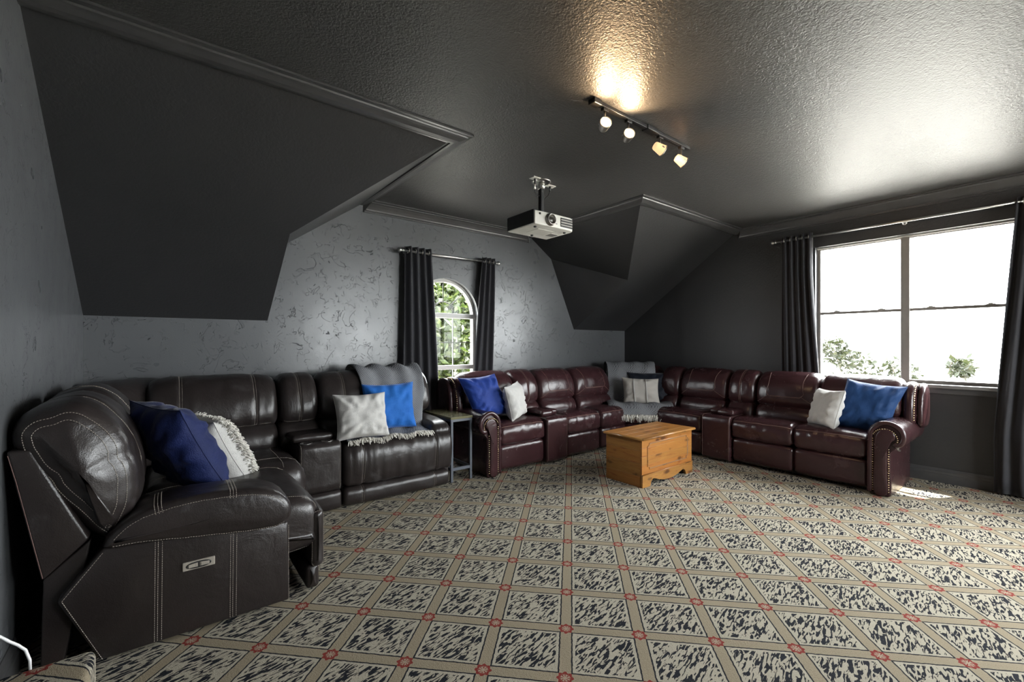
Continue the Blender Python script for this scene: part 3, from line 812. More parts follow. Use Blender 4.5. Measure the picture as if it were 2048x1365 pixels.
# back row
fa = FA(3.52)
lb = Sweep('lumbar_cushion', LO, -.05, .685, fa, 'lea1', s1, .05, .015, folds=wrinkle(.004))
b1 = Sweep('back_cushion', UP, -.12, .688, fa, 'lea1', s1, .055, .022, dents=((.07, .007, .03), (.53, .007, .03)), ns=26, wr=.006, folds=wrinkle(.004, 14, 2))
stitches('stitching', pair_seam(b1, .07, .69, .9) + pair_seam(b1, .53, .69, .9) + [[b1.ev(b1.k_at(.69), c, .001) for c in [-.06 + .7 * q / 20 for q in range(21)]]], 'stitch', b1.o, .007, .004, .0014)
Sweep('lumbar_cushion', LO, .692, .995, fa, 'lea1', s1, .04, .008)
b2 = Sweep('back_cushion', UP, .70, .99, fa, 'lea1', s1, .05, .018, dents=((.845, .006, .025),), wr=.005)
stitches('stitching', pair_seam(b2, .845, .69, .9) + [[b2.ev(b2.k_at(.69), c, .001) for c in [.73 + .23 * q / 10 for q in range(11)]]], 'stitch', b2.o, .007, .004, .0014)
Sweep('lumbar_cushion', LO, 1.0, 1.92, fa, 'lea1', s1, .05, .012)
b3 = Sweep('back_cushion', UP, 1.0, 2.03, fa, 'lea1', s1, .06, .022, dents=((1.20, .007, .03), (1.80, .007, .03)), ns=26, wr=.005)
stitches('stitching', pair_seam(b3, 1.20, .69, .9) + pair_seam(b3, 1.80, .69, .9), 'stitch', b3.o, .007, .004, .0014)
boxes('back_frame', [(-.3, 2.01, 4.12, 4.27, .05, .90)], 'lea1', s1, .02)
# console with cup holders and padded lid
cb = Sweep('console', rrect(.0, .40, .168, .545, .028), .76, 1.068, fa, 'lea1', s1, .02, .006, smooth=False)
stitches('stitching', loop_seam(cb, .774) + loop_seam(cb, 1.054), 'stitch', cb.o, .007, .004, .0013)
Sweep('toe_panel', rrect(.0, .38, .02, .162, .03), .60, 1.068, fa, 'lea1', s1, .02, .006, smooth=False)
lid = Sweep('console_lid', rrect(.10, .40, .552, .600, .022), .735, 1.03, fa, 'lea1', s1, .018, .006, smooth=False)
for cx in (.82, .97): lathe('cup_holder', [(.040, 0), (.044, .003), (.044, .006), (.036, .006), (.034, -.03), (0, -.03)], (cx, 3.575, .5475), (0, 0, 1), 'steel', s1)
# right recliner of the back row
rs = Sweep('seat_cushion', [(.05, .17), (.0, .24), (-.012, .38), (.015, .47), (.09, .508), (.3, .505), (.42, .49), (.45, .40), (.4, .18)], 1.082, 2.07, fa, 'lea1', s1, .055, .012, dents=((1.235, .008, .03), (1.885, .007, .03)), ns=44, folds=wrinkle(.008, 26, 1.6))
stitches('stitching', pair_seam(rs, 1.235, .19, .45) + pair_seam(rs, 1.885, .19, .45), 'stitch', rs.o, .007, .004, .0014)
rt = Sweep('toe_panel', rrect(.0, .36, .018, .158, .045), 1.085, 2.03, fa, 'lea1', s1, .03, .006, dents=((1.235, .005, .025), (1.885, .005, .025)), smooth=False, ns=30, folds=wrinkle(.003))
stitches('stitching', pair_seam(rt, 1.235, .03, .03) + pair_seam(rt, 1.885, .03, .03), 'stitch', rt.o, .007, .004, .0013)
Sweep('arm_pad', [(.03, .49), (.045, .545), (.12, .58), (.35, .60), (.6, .60), (.72, .55), (.72, .47), (.4, .46), (.1, .46)], 1.86, 2.068, fa, 'lea1', s1, .05, .012, folds=lambda a, b, c: .010 * noise.noise(Vector((c * 28, a * 22, 1))) * max(0, 1 - a / .16))
boxes('side_panel', [(1.95, 2.065, 3.60, 4.22, .03, .50)], 'lea1', s1, .02)

# ------------------------------------------------------------------ burgundy sectional (back and right walls)
s2 = thing('sectional_sofa', 'burgundy leather sectional with rolled arms and brass nailheads in the far corner', 'sofa', (4.9, 3.5, 0))
UP2 = [(.43, .635), (.39, .70), (.41, .84), (.48, .935), (.57, .98), (.66, .965), (.745, .90), (.745, .75), (.67, .63), (.54, .61)]
LO2 = [(.375, .455), (.345, .53), (.40, .62), (.54, .65), (.72, .63), (.72, .43), (.5, .42)]
SE2 = [(.04, .295), (.0, .36), (.0, .44), (.04, .488), (.13, .508), (.42, .49), (.47, .42), (.42, .295)]
def pad_seams(sw, s0, s1_, parent_o):
    w = s1_ - s0; l, r_ = s0 + .20 * w, s1_ - .20 * w; pts = []
    zt, zb = .965, .735
    def P(z, c): return sw.ev(sw.k_at(z), c, .0013)
    path = [P(zt - (zt - zb - .04) * q / 12, l + .015 * math.sin(q / 12 * PI)) for q in range(13)]
    path += [P(zb + .02, l + .012), P(zb + .004, l + .03)] + [P(zb, l + .04 + (r_ - l - .08) * q / 12) for q in range(13)] + [P(zb + .004, r_ - .03), P(zb + .02, r_ - .012)]
    path += [P(zb + .04 + (zt - zb - .04) * q / 12, r_ - .015 * math.sin(q / 12 * PI)) for q in range(13)]
    pts.append(path); pts.append([p + Vector((0, 0, .006)) for p in path[13:28]])
    pts.append([P(zb + .01 - (zb - .655) * q / 6, l + .02 - (l + .0 - s0) * q / 6) for q in range(7)])
    pts.append([P(zb + .01 - (zb - .655) * q / 6, r_ - .02 + (s1_ - r_ - .0) * q / 6) for q in range(7)])
    stitches('piping', pts, 'stitch2', parent_o, solid=True, w=.0022)
def back2(fr, s0, s1_, seams=True, centre=False):
    u = Sweep('back_cushion', UP2, s0, s1_, fr, 'lea2', s2, .05, .022, wr=.005, ns=22, dents=(((s0 + s1_) / 2, .006, .025),) if centre else ())
    Sweep('lumbar_cushion', LO2, s0 + .01, s1_ - .01, fr, 'lea2', s2, .045, .016, wr=.004)
    if seams: pad_seams(u, s0, s1_, u.o)
    if centre: stitches('stitching', pair_seam(u, (s0 + s1_) / 2, .65, .85), 'stitch2', u.o, solid=True, w=.0016)
    return u
def seat2(fr, s0, s1_, seed=0):
    off = seed * 3.7
    fo = lambda a, b, c: (.0075 * noise.noise(Vector((c * 15 + b * 14 + off, b * 22 - c * 8, off))) if (a < .06 and b < .47) else .0045 * noise.noise(Vector((c * 24 + off, a * 8, off))))
    c = Sweep('seat_cushion', SE2, s0, s1_, fr, 'lea2', s2, .04, .014, ns=30, folds=fo, wr=.003)
    k = c.k_at(.468)
    stitches('piping', [[c.ev(k, s0 + .02 + (s1_ - s0 - .04) * q / 24, .002) - Vector((0, 0, .016 * math.sin(PI * q / 24))) * 0 for q in range(25)]], 'stitch2', c.o, solid=True, w=.003)
    Sweep('footrest', rrect(.012, .12, .045, .285, .04), s0, s1_, fr, 'lea2', s2, .035, .010, smooth=False, wr=.002)
def console2(fr, s0, s1_):
    c = Sweep('console', rrect(-.02, .36, .025, .505, .03), s0, s1_, fr, 'lea2', s2, .016, .003, smooth=False, wr=.0015)
    stitches('stitching', loop_seam(c, s0 + .012) + loop_seam(c, s1_ - .012), 'stitch2', c.o, solid=True, w=.0015)
    Sweep('console_lid', rrect(.08, .40, .51, .565, .026), s0 + .01, s1_ - .12, fr, 'lea2', s2, .025, .008, smooth=False)
    Sweep('console_lid', rrect(.14, .40, .51, .560, .026), s1_ - .115, s1_ - .005, fr, 'lea2', s2, .025, .006, smooth=False)
def arm2(fr, label=None):
    # fr(w outwards, z, d back)
    PR = [(-.07, .02), (-.07, .26), (-.07, .48), (-.055, .575), (.01, .635), (.085, .635), (.15, .59), (.172, .52), (.15, .455), (.108, .435), (.078, .40), (.07, .30), (.07, .02), (0, .02)]
    a = Sweep('arm', PR, 0, .70, fr, 'lea2', s2, .012, .002, Mn=70, wr=.002, cap=.002)
    trail = [(-.066, .03), (-.066, .26), (-.064, .47), (-.050, .565), (.01, .622), (.08, .624), (.138, .583), (.158, .525), (.142, .470), (.112, .452), (.092, .462)]
    pts = []
    for i in range(len(trail) - 1):
        p0, p1, p2, p3 = trail[max(0, i - 1)], trail[i], trail[i + 1], trail[min(len(trail) - 1, i + 2)]
        for q in range(6):
            t = q / 6
            pts.append(tuple(.5 * (2 * p1[j] + (p2[j] - p0[j]) * t + (2 * p0[j] - 5 * p1[j] + 4 * p2[j] - p3[j]) * t * t + (3 * p1[j] - p0[j] - 3 * p2[j] + p3[j]) * t ** 3) for j in (0, 1)))
    tube('scroll_roll', [fr(w, z, -.004) for w, z in pts], .021, 'lea2', a.o, 10)
    FC = [(-.035, .03), (-.035, .30), (-.03, .48), (-.01, .55), (.035, .58), (.085, .565), (.105, .52), (.095, .49), (.062, .46), (.05, .40), (.048, .2), (.048, .03)]
    Sweep('arm_facing', FC, -.026, .02, fr, 'lea2', a.o, .012, .002, Mn=50, wr=.001, cap=.004)
    nrm = (fr(0, 0, -1) - fr(0, 0, 0)).normalized()
    nl = [fr(.060, .05 + .020 * i, -.012) for i in range(19)] + [fr(-.045, .05 + .020 * i, -.014) for i in range(23)]
    nl += [fr(.035 + .085 * math.cos(t), .495 + .085 * math.sin(t), -.014) for t in [R(-20 + 11 * i) for i in range(17)]]
    nails('nailhead_trim', nl, nrm, a.o, .0066)
    return a
def wing2(fr, e, sgn):
    # end of the back: padded wing with nails; e = end position, sgn = outward direction along the row
    PR = [(.44, .585), (.425, .72), (.455, .86), (.53, .935), (.63, .945), (.72, .90), (.75, .78), (.735, .60), (.60, .555)]
    c = sorted((e, e + sgn * .085))
    w = Sweep('wing', PR, c[0], c[1], fr, 'lea2', s2, .035, .008, Mn=60, wr=.003)
    ks = w.krange(.62, .62, 38); o = e + sgn * .085
    sidev = (fr(0, 0, o + sgn) - fr(0, 0, o)).normalized()
    pts = [w.ev(k, o - sgn * .006, .001) for k in ks]
    nails('nailhead_trim', pts, [(sidev + (p - fr(.6, .7, o)).normalized()).normalized() for p in pts], w.o, .0085)
    rl = Sweep('wing_roll', PR, *sorted((e + sgn * .088, e + sgn * .135)), FRs(fr, .05), 'lea2', s2, .022, .004, Mn=60, wr=.002)
    return w
def FRs(fr, dd): return lambda a, b, c: fr(.59 + (a - .59) * .94 + dd, b - .01, c)
ra = FA(3.50); rb = FB(4.80)
back2(ra, 2.44, 3.09, False)
back2(ra, 3.10, 3.45, False, True)
back2(ra, 3.46, 4.06); back2(ra, 4.07, 4.74)
seat2(ra, 2.595, 3.19, 1); console2(ra, 3.20, 3.51); seat2(ra, 3.52, 4.09, 2); seat2(ra, 4.10, 4.60, 3)
arm2(lambda w, z, d: Vector((2.505 - w, 3.50 + d, z)))
wing2(ra, 2.43, -1)
back2(rb, .97, 1.60, False); back2(rb, 1.61, 2.21); back2(rb, 2.22, 2.53, False, True); back2(rb, 2.54, 3.14); back2(rb, 3.15, 3.44, False)
seat2(rb, 1.115, 1.695, 4); seat2(rb, 1.70, 2.295, 5); console2(rb, 2.30, 2.62); seat2(rb, 2.63, 3.27, 6)
ab = arm2(lambda w, z, d: Vector((4.80 + d, 1.03 - w, z)))
lv = boxes('recline_lever', [(5.00, 5.035, .945, .962, .375, .40), (5.008, 5.030, .935, .948, .365, .378)], 'steel', s2, .003)
wing2(rb, .965, -1)
frC = lambda d, z, s: Vector((4.72 + q2 * d + q2 * s, 3.36 + q2 * d - q2 * s, z))
Sweep('back_cushion', [(a + .13, b) for a, b in UP2], -.40, .40, frC, 'lea2', s2, .06, .03, wr=.005, cap=.03)
Sweep('lumbar_cushion', [(a + .13, b) for a, b in LO2], -.38, .38, frC, 'lea2', s2, .05, .02)
cpoly = [(4.605, 3.50), (4.66, 3.43), (4.74, 3.35), (4.80, 3.285), (5.3, 3.285), (5.3, 4.0), (4.605, 4.0)]
extrude('seat_cushion', cpoly, .29, .50, lambda a, b, c: Vector((a, b, c)), 'lea2', s2, .035)
extrude('footrest', [(a + .02, b + .02) for a, b in cpoly], .04, .285, lambda a, b, c: Vector((a, b, c)), 'lea2', s2, .03)
boxes('base', [(2.6, 4.7, 3.60, 4.2, .02, .40), (4.9, 5.52, 1.1, 3.4, .02, .40), (4.7, 5.5, 3.4, 4.2, .02, .40)], 'lea_dk', s2)
boxes('back_frame', [(2.43, 5.2, 4.10, 4.24, .04, .88), (5.42, 5.54, .97, 3.7, .04, .88)], 'lea2', s2, .02)
boxes('side_panel', [(2.44, 2.57, 3.56, 4.2, .03, .46)], 'lea2', s2, .015)
boxes('side_panel', [(4.86, 5.54, .96, 1.08, .03, .46)], 'lea2', s2, .02)

# ------------------------------------------------------------------ throw pillows
def pillow(name, label, mat, TL, TR, BL, T, seed, group='throw pillows on the sofas', crease=1.0, pipe=None):
    TL, TR, BL = Vector(TL), Vector(TR), Vector(BL); u = (TR - TL) / 2; v = (TL - BL) / 2; c = TL + u - v
    n = u.cross(v).normalized(); N = 30; vs = []; fs = []; rim = []
    base = c - v
    for side in (1, -1):
        for j in range(N + 1):
            for i in range(N + 1):
                x = -1 + 2 * i / N; y = -1 + 2 * j / N
                # bunch samples towards the seam so the edge stays round
                x = math.sin(x * PI / 2); y = math.sin(y * PI / 2)
                e = (max(0, 1 - x ** 4) * max(0, 1 - y ** 4)) ** .55
                rx = x * (1 - .085 * (1 - y * y)) ; ry = y * (1 - .085 * (1 - x * x))
                h = T * e
                w = noise.noise(Vector((x * 2.2 + seed, y * 2.2, side * 2))) * .16 * T * e
                ang = math.atan2(y, x); rad = min(1, math.hypot(x, y))
                w += crease * .17 * T * math.sin(ang * 12 + seed + 2 * noise.noise(Vector((x * 2, y * 2, seed)))) * rad ** 2 * (e ** .5)
                w += crease * .17 * T * noise.noise(Vector((x * 6 + seed, y * 6 - seed, 4))) * e ** .5
                vs.append(c + u * rx + v * ry + n * side * (h + w) + Vector((0, 0, -.012 * (1 - y * y))))
    W1 = N + 1
    for side in (0, 1):
        o = side * W1 * W1
        for j in range(N):
            for i in range(N):
                k = o + j * W1 + i; q = (k, k + 1, k + W1 + 1, k + W1); fs.append(q if side == 0 else q[::-1])
    root = thing(name, label, 'pillow', base, group)
    me = bpy.data.meshes.new('cover'); me.from_pydata([tuple(p - base) for p in vs], [], fs)
    bm = bmesh.new(); bm.from_mesh(me); bmesh.ops.remove_doubles(bm, verts=bm.verts, dist=1e-4); bmesh.ops.recalc_face_normals(bm, faces=bm.faces); bm.to_mesh(me); bm.free()
    o = bpy.data.objects.new('cover', me); COL.objects.link(o); me.materials.append(M[mat]); o.parent = root
    me.polygons.foreach_set('use_smooth', [True] * len(me.polygons))
    loop = [(-1 + 2 * q / 24, 1) for q in range(24)] + [(1, 1 - 2 * q / 24) for q in range(24)] + [(1 - 2 * q / 24, -1) for q in range(24)] + [(-1, -1 + 2 * q / 24) for q in range(24)]
    pp = [c + u * x * (1 - .085 * (1 - y * y)) + v * y * (1 - .085 * (1 - x * x)) + Vector((0, 0, -.012 * (1 - y * y))) for x, y in loop]
    tube('seam', pp, .0028, pipe or mat, root, 5, True)
    return root, (c, u, v, n)
pillow('throw_pillow', 'dark navy velvet pillow leaning in the near recliner', 'velvet', (-.165, 3.12, 1.0), (.045, 2.70, .975), (.055, 3.14, .545), .105, 1)
tp, (tc, tu, tv, tn) = pillow('throw_pillow', 'white pillow with shaggy tufted front behind the navy velvet one', 'linen', (.06, 3.44, .865), (.205, 3.04, .85), (.25, 3.44, .47), .105, 2, crease=.4)
tn = -tn
vs = []; fs = []; rnd = random.Random(5)
for i in range(1900):
    x, y = rnd.uniform(-.96, .96), rnd.uniform(-.96, .96)
    e = (max(0, 1 - x ** 4) * max(0, 1 - y ** 4)) ** .55
    sd = 1
    p = tc + tu * x * (1 - .085 * (1 - y * y)) + tv * y * (1 - .085 * (1 - x * x)) + tn * (.105 * e - .002)
    d = (tn * 1.0 + tu.normalized() * (rnd.uniform(-.8, .8) + x * .9) + tv.normalized() * (rnd.uniform(-.8, .8) + y * .5)).normalized()
    l = rnd.uniform(.016, .042)
    tube_geo([p, p + d * l * .6, p + d * l + Vector((0, 0, -l * .35))], [.0028, .0026, .0015], 3, False, vs, fs)
mesh('tufting', vs, fs, 'yarn', tp, smooth=True, kind='stuff')
pillow('throw_pillow', 'square white pillow in front of the cobalt blue one', 'linen', (1.045, 3.685, .89), (1.47, 3.665, .888), (1.045, 3.575, .535), .095, 3)
pillow('throw_pillow', 'cobalt blue pillow propped against the grey throw on the espresso sofa', 'cobalt', (1.335, 3.85, .945), (1.805, 3.82, .95), (1.315, 3.73, .545), .078, 4)
pillow('throw_pillow', 'royal blue pillow by the rolled arm under the arched window', 'royal', (2.315, 3.85, .955), (2.745, 3.82, .985), (2.47, 3.74, .53), .085, 6)
pillow('throw_pillow', 'white pillow leaning on the royal blue one beside the console', 'linen', (2.715, 3.60, .86), (3.06, 3.82, .89), (2.78, 3.55, .50), .080, 7)
pw, (pc, pu, pv, pn) = pillow('throw_pillow', 'oatmeal striped pillow on the fringed throw in the sofa corner', 'cream', (4.80, 3.75, .855), (5.07, 3.37, .845), (4.72, 3.66, .515), .080, 8, crease=.6)
pillow('throw_pillow', 'ink blue pillow behind the oatmeal one in the sofa corner', 'ink', (4.98, 3.80, .915), (5.36, 3.34, .925), (4.92, 3.70, .50), .075, 9)
pillow('throw_pillow', 'small white pillow leaning on the big denim blue pillow', 'linen', (5.16, 1.585, .86), (4.92, 1.305, .87), (5.10, 1.66, .50), .075, 10)
pillow('throw_pillow', 'big denim blue pillow beside the rolled arm under the large window', 'slate', (5.20, 1.36, .965), (5.26, .93, .915), (5.06, 1.49, .50), .095, 12)
for x in (-.36, .30):
    pts = []
    for q in range(21):
        y = -.95 + 1.9 * q / 20; e = (max(0, 1 - x ** 4) * max(0, 1 - y ** 4)) ** .55
        nn = pn if pn.dot(-pc + Vector((0, 0, 1.3))) > 0 else -pn
        pts.append(pc + pu * x + pv * y * (1 - .085 * (1 - x * x)) + nn * (.085 * e * 1.04 + .001) + Vector((0, 0, -.012 * (1 - y * y))))
    tube('stripe', pts, .006, 'linen', pw, 5)

# ------------------------------------------------------------------ fringed throws
def blanket(name, label, path, lat, fr, seed, fold=.016, fringe_lat=None, knots=40, flen=.062):
    N = 60; J = 70; vs = []; fs = []
    L = [0]
    for i in range(len(path) - 1): L.append(L[-1] + math.hypot(path[i + 1][0] - path[i][0], path[i + 1][1] - path[i][1]))
    def at(t):
        x = t * L[-1]
        for i in range(len(path) - 1):
            if x <= L[i + 1] or i == len(path) - 2:
                f = (x - L[i]) / (L[i + 1] - L[i]); f = min(max(f, 0), 1)
                p0, p1, p2, p3 = path[max(0, i - 1)], path[i], path[i + 1], path[min(len(path) - 1, i + 2)]
                c = lambda j: .5 * (2 * p1[j] + (p2[j] - p0[j]) * f + (2 * p0[j] - 5 * p1[j] + 4 * p2[j] - p3[j]) * f * f + (3 * p1[j] - p0[j] - 3 * p2[j] + p3[j]) * f ** 3)
                return c(0), c(1)
    def pt(t, u):
        d, z = at(t); d2, z2 = at(min(1, t + .01)); d1, z1 = at(max(0, t - .01)); l = math.hypot(d2 - d1, z2 - z1) or 1
        na, nb_ = (z2 - z1) / l, -(d2 - d1) / l
        if nb_ < 0 and abs(nb_) > .5: na, nb_ = -na, -nb_
        if na > 0 and abs(nb_) <= .5: na, nb_ = -na, -nb_
        s0, s1_ = lat(t); s = s0 + (s1_ - s0) * u + .015 * math.sin(9 * t + seed + 3 * u)
        w = fold(t) if callable(fold) else fold
        o = w * (.55 + .5 * math.sin(2 * PI * (3.2 * u + .35 * math.sin(5 * t + seed)) + seed) + .6 * noise.noise(Vector((u * 5, t * 6, seed)))) + .006
        return fr(d + na * o, z + nb_ * o, s)
    for j in range(J + 1):
        for i in range(N + 1): vs.append(pt(j / J, i / N))
    for j in range(J):
        for i in range(N):
            k = j * (N + 1) + i; fs.append((k, k + 1, k + N + 2, k + N + 1))
    root = thing(name, label, 'throw', vs[len(vs) - N // 2], 'fringed throws')
    o = mesh('cloth', vs, fs, 'throw', root, smooth=True, recalc=False)
    md = o.modifiers.new('thick', 'SOLIDIFY'); md.thickness = .006; md.offset = 1
    fv = []; ff = []; rnd = random.Random(seed)
    for k in range(knots):
        u = (k + .5) / knots; p = pt(1, u); q = pt(.975, u); d = (p - q).normalized()
        for s in range(6):
            jx = Vector((rnd.uniform(-1, 1), rnd.uniform(-1, 1), rnd.uniform(-.4, .6))) * .016
            l = flen * rnd.uniform(.7, 1.15)
            a = p + d * l * .45 + jx * .8 + Vector((0, 0, .004)); b = p + d * l * .75 + jx * 1.6 + Vector((0, 0, -l * .32))
            tube_geo([p - d * .006, a, b], [.0045, .0052, .004], 3, False, fv, ff)
    mesh('fringe', fv, ff, 'yarn', root, smooth=True, kind='stuff')
    return root
def lat1(t):
    k = min(1, max(0, (t - .62) / .3)); return (1.34 - .20 * k, 1.95 - .10 * k)
blanket('throw_blanket', 'grey herringbone throw draped over the espresso sofa back', [(.755, .72), (.775, .93), (.69, 1.045), (.56, 1.075), (.44, 1.02), (.36, .90), (.325, .76), (.29, .62), (.24, .545), (.14, .53), (.045, .515)], lat1, fa, 2, lambda t: .040 - .026 * min(1, max(0, (t - .25) / .3)))
def lat2(t):
    k = min(1, max(0, (t - .55) / .3)); return (-.40 - .02 * k, .27 + .10 * k)
blanket('throw_blanket', 'grey knit throw draped over the corner of the burgundy sofa', [(.90, .78), (.90, .94), (.81, 1.02), (.69, 1.035), (.575, .985), (.50, .87), (.47, .72), (.44, .58), (.38, .53), (.22, .53), (.06, .525), (-.025, .47), (-.05, .41)], lat2, frC, 4, lambda t: .018 if t > .5 else .012, knots=46, flen=.07)

# ------------------------------------------------------------------ side table between the sofas
tb = thing('side_table', 'narrow iron side table with worn wooden top between the two sofas', 'table', (2.2, 3.85, 0))
tx0, tx1, ty0, ty1, tz = 2.088, 2.322, 3.60, 4.14, .612
boxes('table_top', [(tx0 - .004, tx1 + .004, ty0 - .004, ty1, tz - .022, tz)], 'tabletop', tb, .003)
boxes('apron', [(tx0, tx1, ty0, ty0 + .02, tz - .045, tz - .022), (tx0, tx1, ty1 - .02, ty1, tz - .045, tz - .022), (tx0, tx0 + .02, ty0 + .02, ty1 - .02, tz - .045, tz - .022), (tx1 - .02, tx1, ty0 + .02, ty1 - .02, tz - .045, tz - .022)], 'iron', tb)
for x in (tx0, tx1 - .024):
    for y in (ty0, ty1 - .024): boxes('leg', [(x, x + .024, y, y + .024, 0, tz - .045)], 'iron', tb, .002)
boxes('stretcher', [(tx0 + .024, tx1 - .024, ty0 + .002, ty0 + .022, .105, .132)], 'iron', tb)
boxes('stretcher', [(tx0 + .024, tx1 - .024, ty1 - .022, ty1 - .002, .105, .132)], 'iron', tb)
for x in (tx0 + .002, tx1 - .022): boxes('stretcher', [(x, x + .02, ty0 + .024, ty1 - .024, .105, .132)], 'iron', tb)

# ------------------------------------------------------------------ cedar chest
cx0, cx1, cy0, cy1, cz = 3.365, 4.20, 2.405, 2.815, .432
ch = thing('cedar_chest', 'knotty cedar blanket chest used as a coffee table', 'chest', ((cx0 + cx1) / 2, (cy0 + cy1) / 2, 0))
zs = [.115, .20, .275, .355, cz]
for i in range(4): boxes('front_plank', [(cx0, cx1, cy0, cy0 + .02, zs[i] + .0006, zs[i + 1] - .0006)], 'wx', ch, .0012)
zs2 = [.0, .10, .215, .33, cz]
for i in range(4):
    boxes('side_plank', [(cx0, cx0 + .018, cy0 + .02, cy1, zs2[i] + .0006, zs2[i + 1] - .0006)], 'wy', ch, .0012)
    boxes('side_plank', [(cx1 - .018, cx1, cy0 + .02, cy1, zs2[i] + .0006, zs2[i + 1] - .0006)], 'wy', ch, .0012)
    boxes('back_plank', [(cx0 + .018, cx1 - .018, cy1 - .018, cy1, zs2[i] + .0006, zs2[i + 1] - .0006)], 'wx', ch)
ys = [cy0 - .022, cy0 + .075, cy0 + .19, cy0 + .30, cy1 + .012]
for i in range(4): boxes('lid_plank', [(cx0 - .02, cx1 + .02, ys[i], ys[i + 1] - .0008, cz + .0005, cz + .022)], 'wx', ch, .0015)
tube('lid_edge', [(cx0 - .02, cy0 - .022, cz + .011), (cx1 + .02, cy0 - .022, cz + .011)], .011, 'wx', ch, 10)
tube('lid_edge', [(cx0 - .02, cy0 - .022, cz + .011), (cx0 - .02, cy1 + .012, cz + .011)], .011, 'wy', ch, 10)
# scalloped skirt
sk = [(0, 0), (.115, 0), (.125, .02), (.135, .045), (.165, .062), (.20, .055), (.26, .035), (.34, .02), (.4175, .016)]
w_ = cx1 - cx0
low = sk + [(w_ - x, z) for x, z in sk[::-1][1:]]
poly = [(x, z) for x, z in low] + [(w_, .113), (0, .113)]
fsk = lambda a, b, c: Vector((cx0 + a, c, b))
def skirt():
    n = len(low); vs = []
    for y in (cy0 - .008, cy0 + .014):
        vs += [Vector((cx0 + x, y, z)) for x, z in low] + [Vector((cx0 + x, y, .113)) for x, z in low]
    fs = []
    for k in range(n - 1):
        fs += [(k, k + 1, n + k + 1, n + k), (2 * n + k, 3 * n + k, 3 * n + k + 1, 2 * n + k + 1), (k, 2 * n + k, 2 * n + k + 1, k + 1), (n + k, n + k + 1, 3 * n + k + 1, 3 * n + k)]
    fs += [(0, n, 3 * n, 2 * n), (n - 1, 3 * n - 1, 4 * n - 1, 2 * n - 1)]
    mesh('skirt', vs, fs, 'wx', ch)
skirt()
tube('bead', [(cx0, cy0 - .008, .113), (cx1, cy0 - .008, .113)], .005, 'wx', ch, 6)
def mould(x0, x1, z0, z1, nk=.026):
    P = [(x0 + nk, z1), (x1 - nk, z1), (x1 - nk, z1 - nk * .8), (x1, z1 - nk), (x1, z0 + nk), (x1 - nk, z0 + nk * .8), (x1 - nk, z0), (x0 + nk, z0), (x0 + nk, z0 + nk * .8), (x0, z0 + nk), (x0, z1 - nk), (x0 + nk, z1 - nk * .8)]
    tube('panel_bead', [(x, cy0 - .001, z) for x, z in P], .0042, 'wx', ch, 6, True)
    tube('panel_groove', [(x + (.006 if x < (x0 + x1) / 2 else -.006), cy0 - .0003, z + (.006 if z < (z0 + z1) / 2 else -.006)) for x, z in P], .0022, 'bark', ch, 5, True)
mould(cx0 + .085, cx1 - .075, .155, .392)

# ------------------------------------------------------------------ projector and its ceiling mount
pj = thing('projector', 'white and dark grey projector hanging from the ceiling', 'projector', (2.57, 2.87, 2.28))
px0, px1, py0, py1, pz0, pz1 = 2.345, 2.800, 2.70, 3.06, 2.282, 2.395
plan = [(px0, py0), (px0 + .22, py0 - .010), (px1 - .05, py0 - .006), (px1 - .012, py0 + .010), (px1, py0 + .045), (px1, py1), (px0, py1)]
extrude('housing', plan, pz0, pz1, lambda a, b, c: Vector((a, b, c)), 'white_p', pj, .008)
boxes('side_shell', [(px0 - .005, px0 + .004, py0 + .010, py1 + .004, pz0 + .008, pz1 + .004)], 'grey_p', pj, .003)
boxes('top_shell', [(px0 - .003, px1 - .004, py0 + .012, py1 + .003, pz1 - .004, pz1 + .010)], 'grey_p', pj, .004)
ln = lathe('lens_barrel', [(.052, -.02), (.052, .012), (.046, .018), (.046, .030), (.040, .034), (.038, .030), (.034, .012), (0, .012)], (2.505, py0 - .006, 2.338), (0, -1, 0), 'nickel', pj, 28)
lathe('lens', [(.034, .010), (.028, .018), (.014, .023), (0, .0245)], (2.505, py0 - .006, 2.338), (0, -1, 0), 'lens', ln, 24)
vent = boxes('vent', [(2.625, 2.765, py0 - .0125, py0 + .01, 2.300, 2.378)], 'black', pj, .003)
for i in range(3): boxes('slat', [(2.628, 2.762, py0 - .016, py0 - .008, 2.312 + .022 * i, 2.319 + .022 * i)], 'nickel', vent)
lathe('sensor', [(.009, 0), (.009, .003), (0, .004)], (2.395, py0 - .006, 2.372), (0, -1, 0), 'black', pj, 12)
boxes('badge', [(2.567, 2.585, py0 - .0125, py0 - .006, 2.312, 2.317)], 'grey_p', pj)
for (fx, fy_) in ((2.40, 2.76), (2.74, 2.76), (2.57, 3.0)): lathe('foot', [(.013, 0), (.013, .010), (.009, .014), (0, .014)], (fx, fy_, pz0 + .002), (0, 0, -1), 'grey_p', pj, 12)
boxes('lamp_cover', [(2.47, 2.66, 2.80, 2.96, pz0 - .002, pz0 + .001)], 'white_p', pj, .0008)
boxes('filter_grille', [(2.68, 2.76, 2.86, 2.94, pz0 - .0025, pz0 + .001)], 'nickel', pj)
mt = thing('projector_mount', 'black and steel ceiling mount holding the projector with loose cables', 'bracket', (2.62, 2.93, H))
lathe('ceiling_plate', [(.085, 0), (.085, .006), (.070, .012), (.03, .014), (0, .014)], (2.62, 2.93, H - .0005), (0, 0, -1), 'steel', mt, 24)
boxes('arm', [(2.597, 2.635, 2.905, 2.945, 2.455, 2.70)], 'black', mt, .005)
lathe('swivel', [(.034, -.02), (.034, .03), (.022, .04), (0, .04)], (2.62, 2.93, 2.70), (0, 0, 1), 'steel', mt, 16)
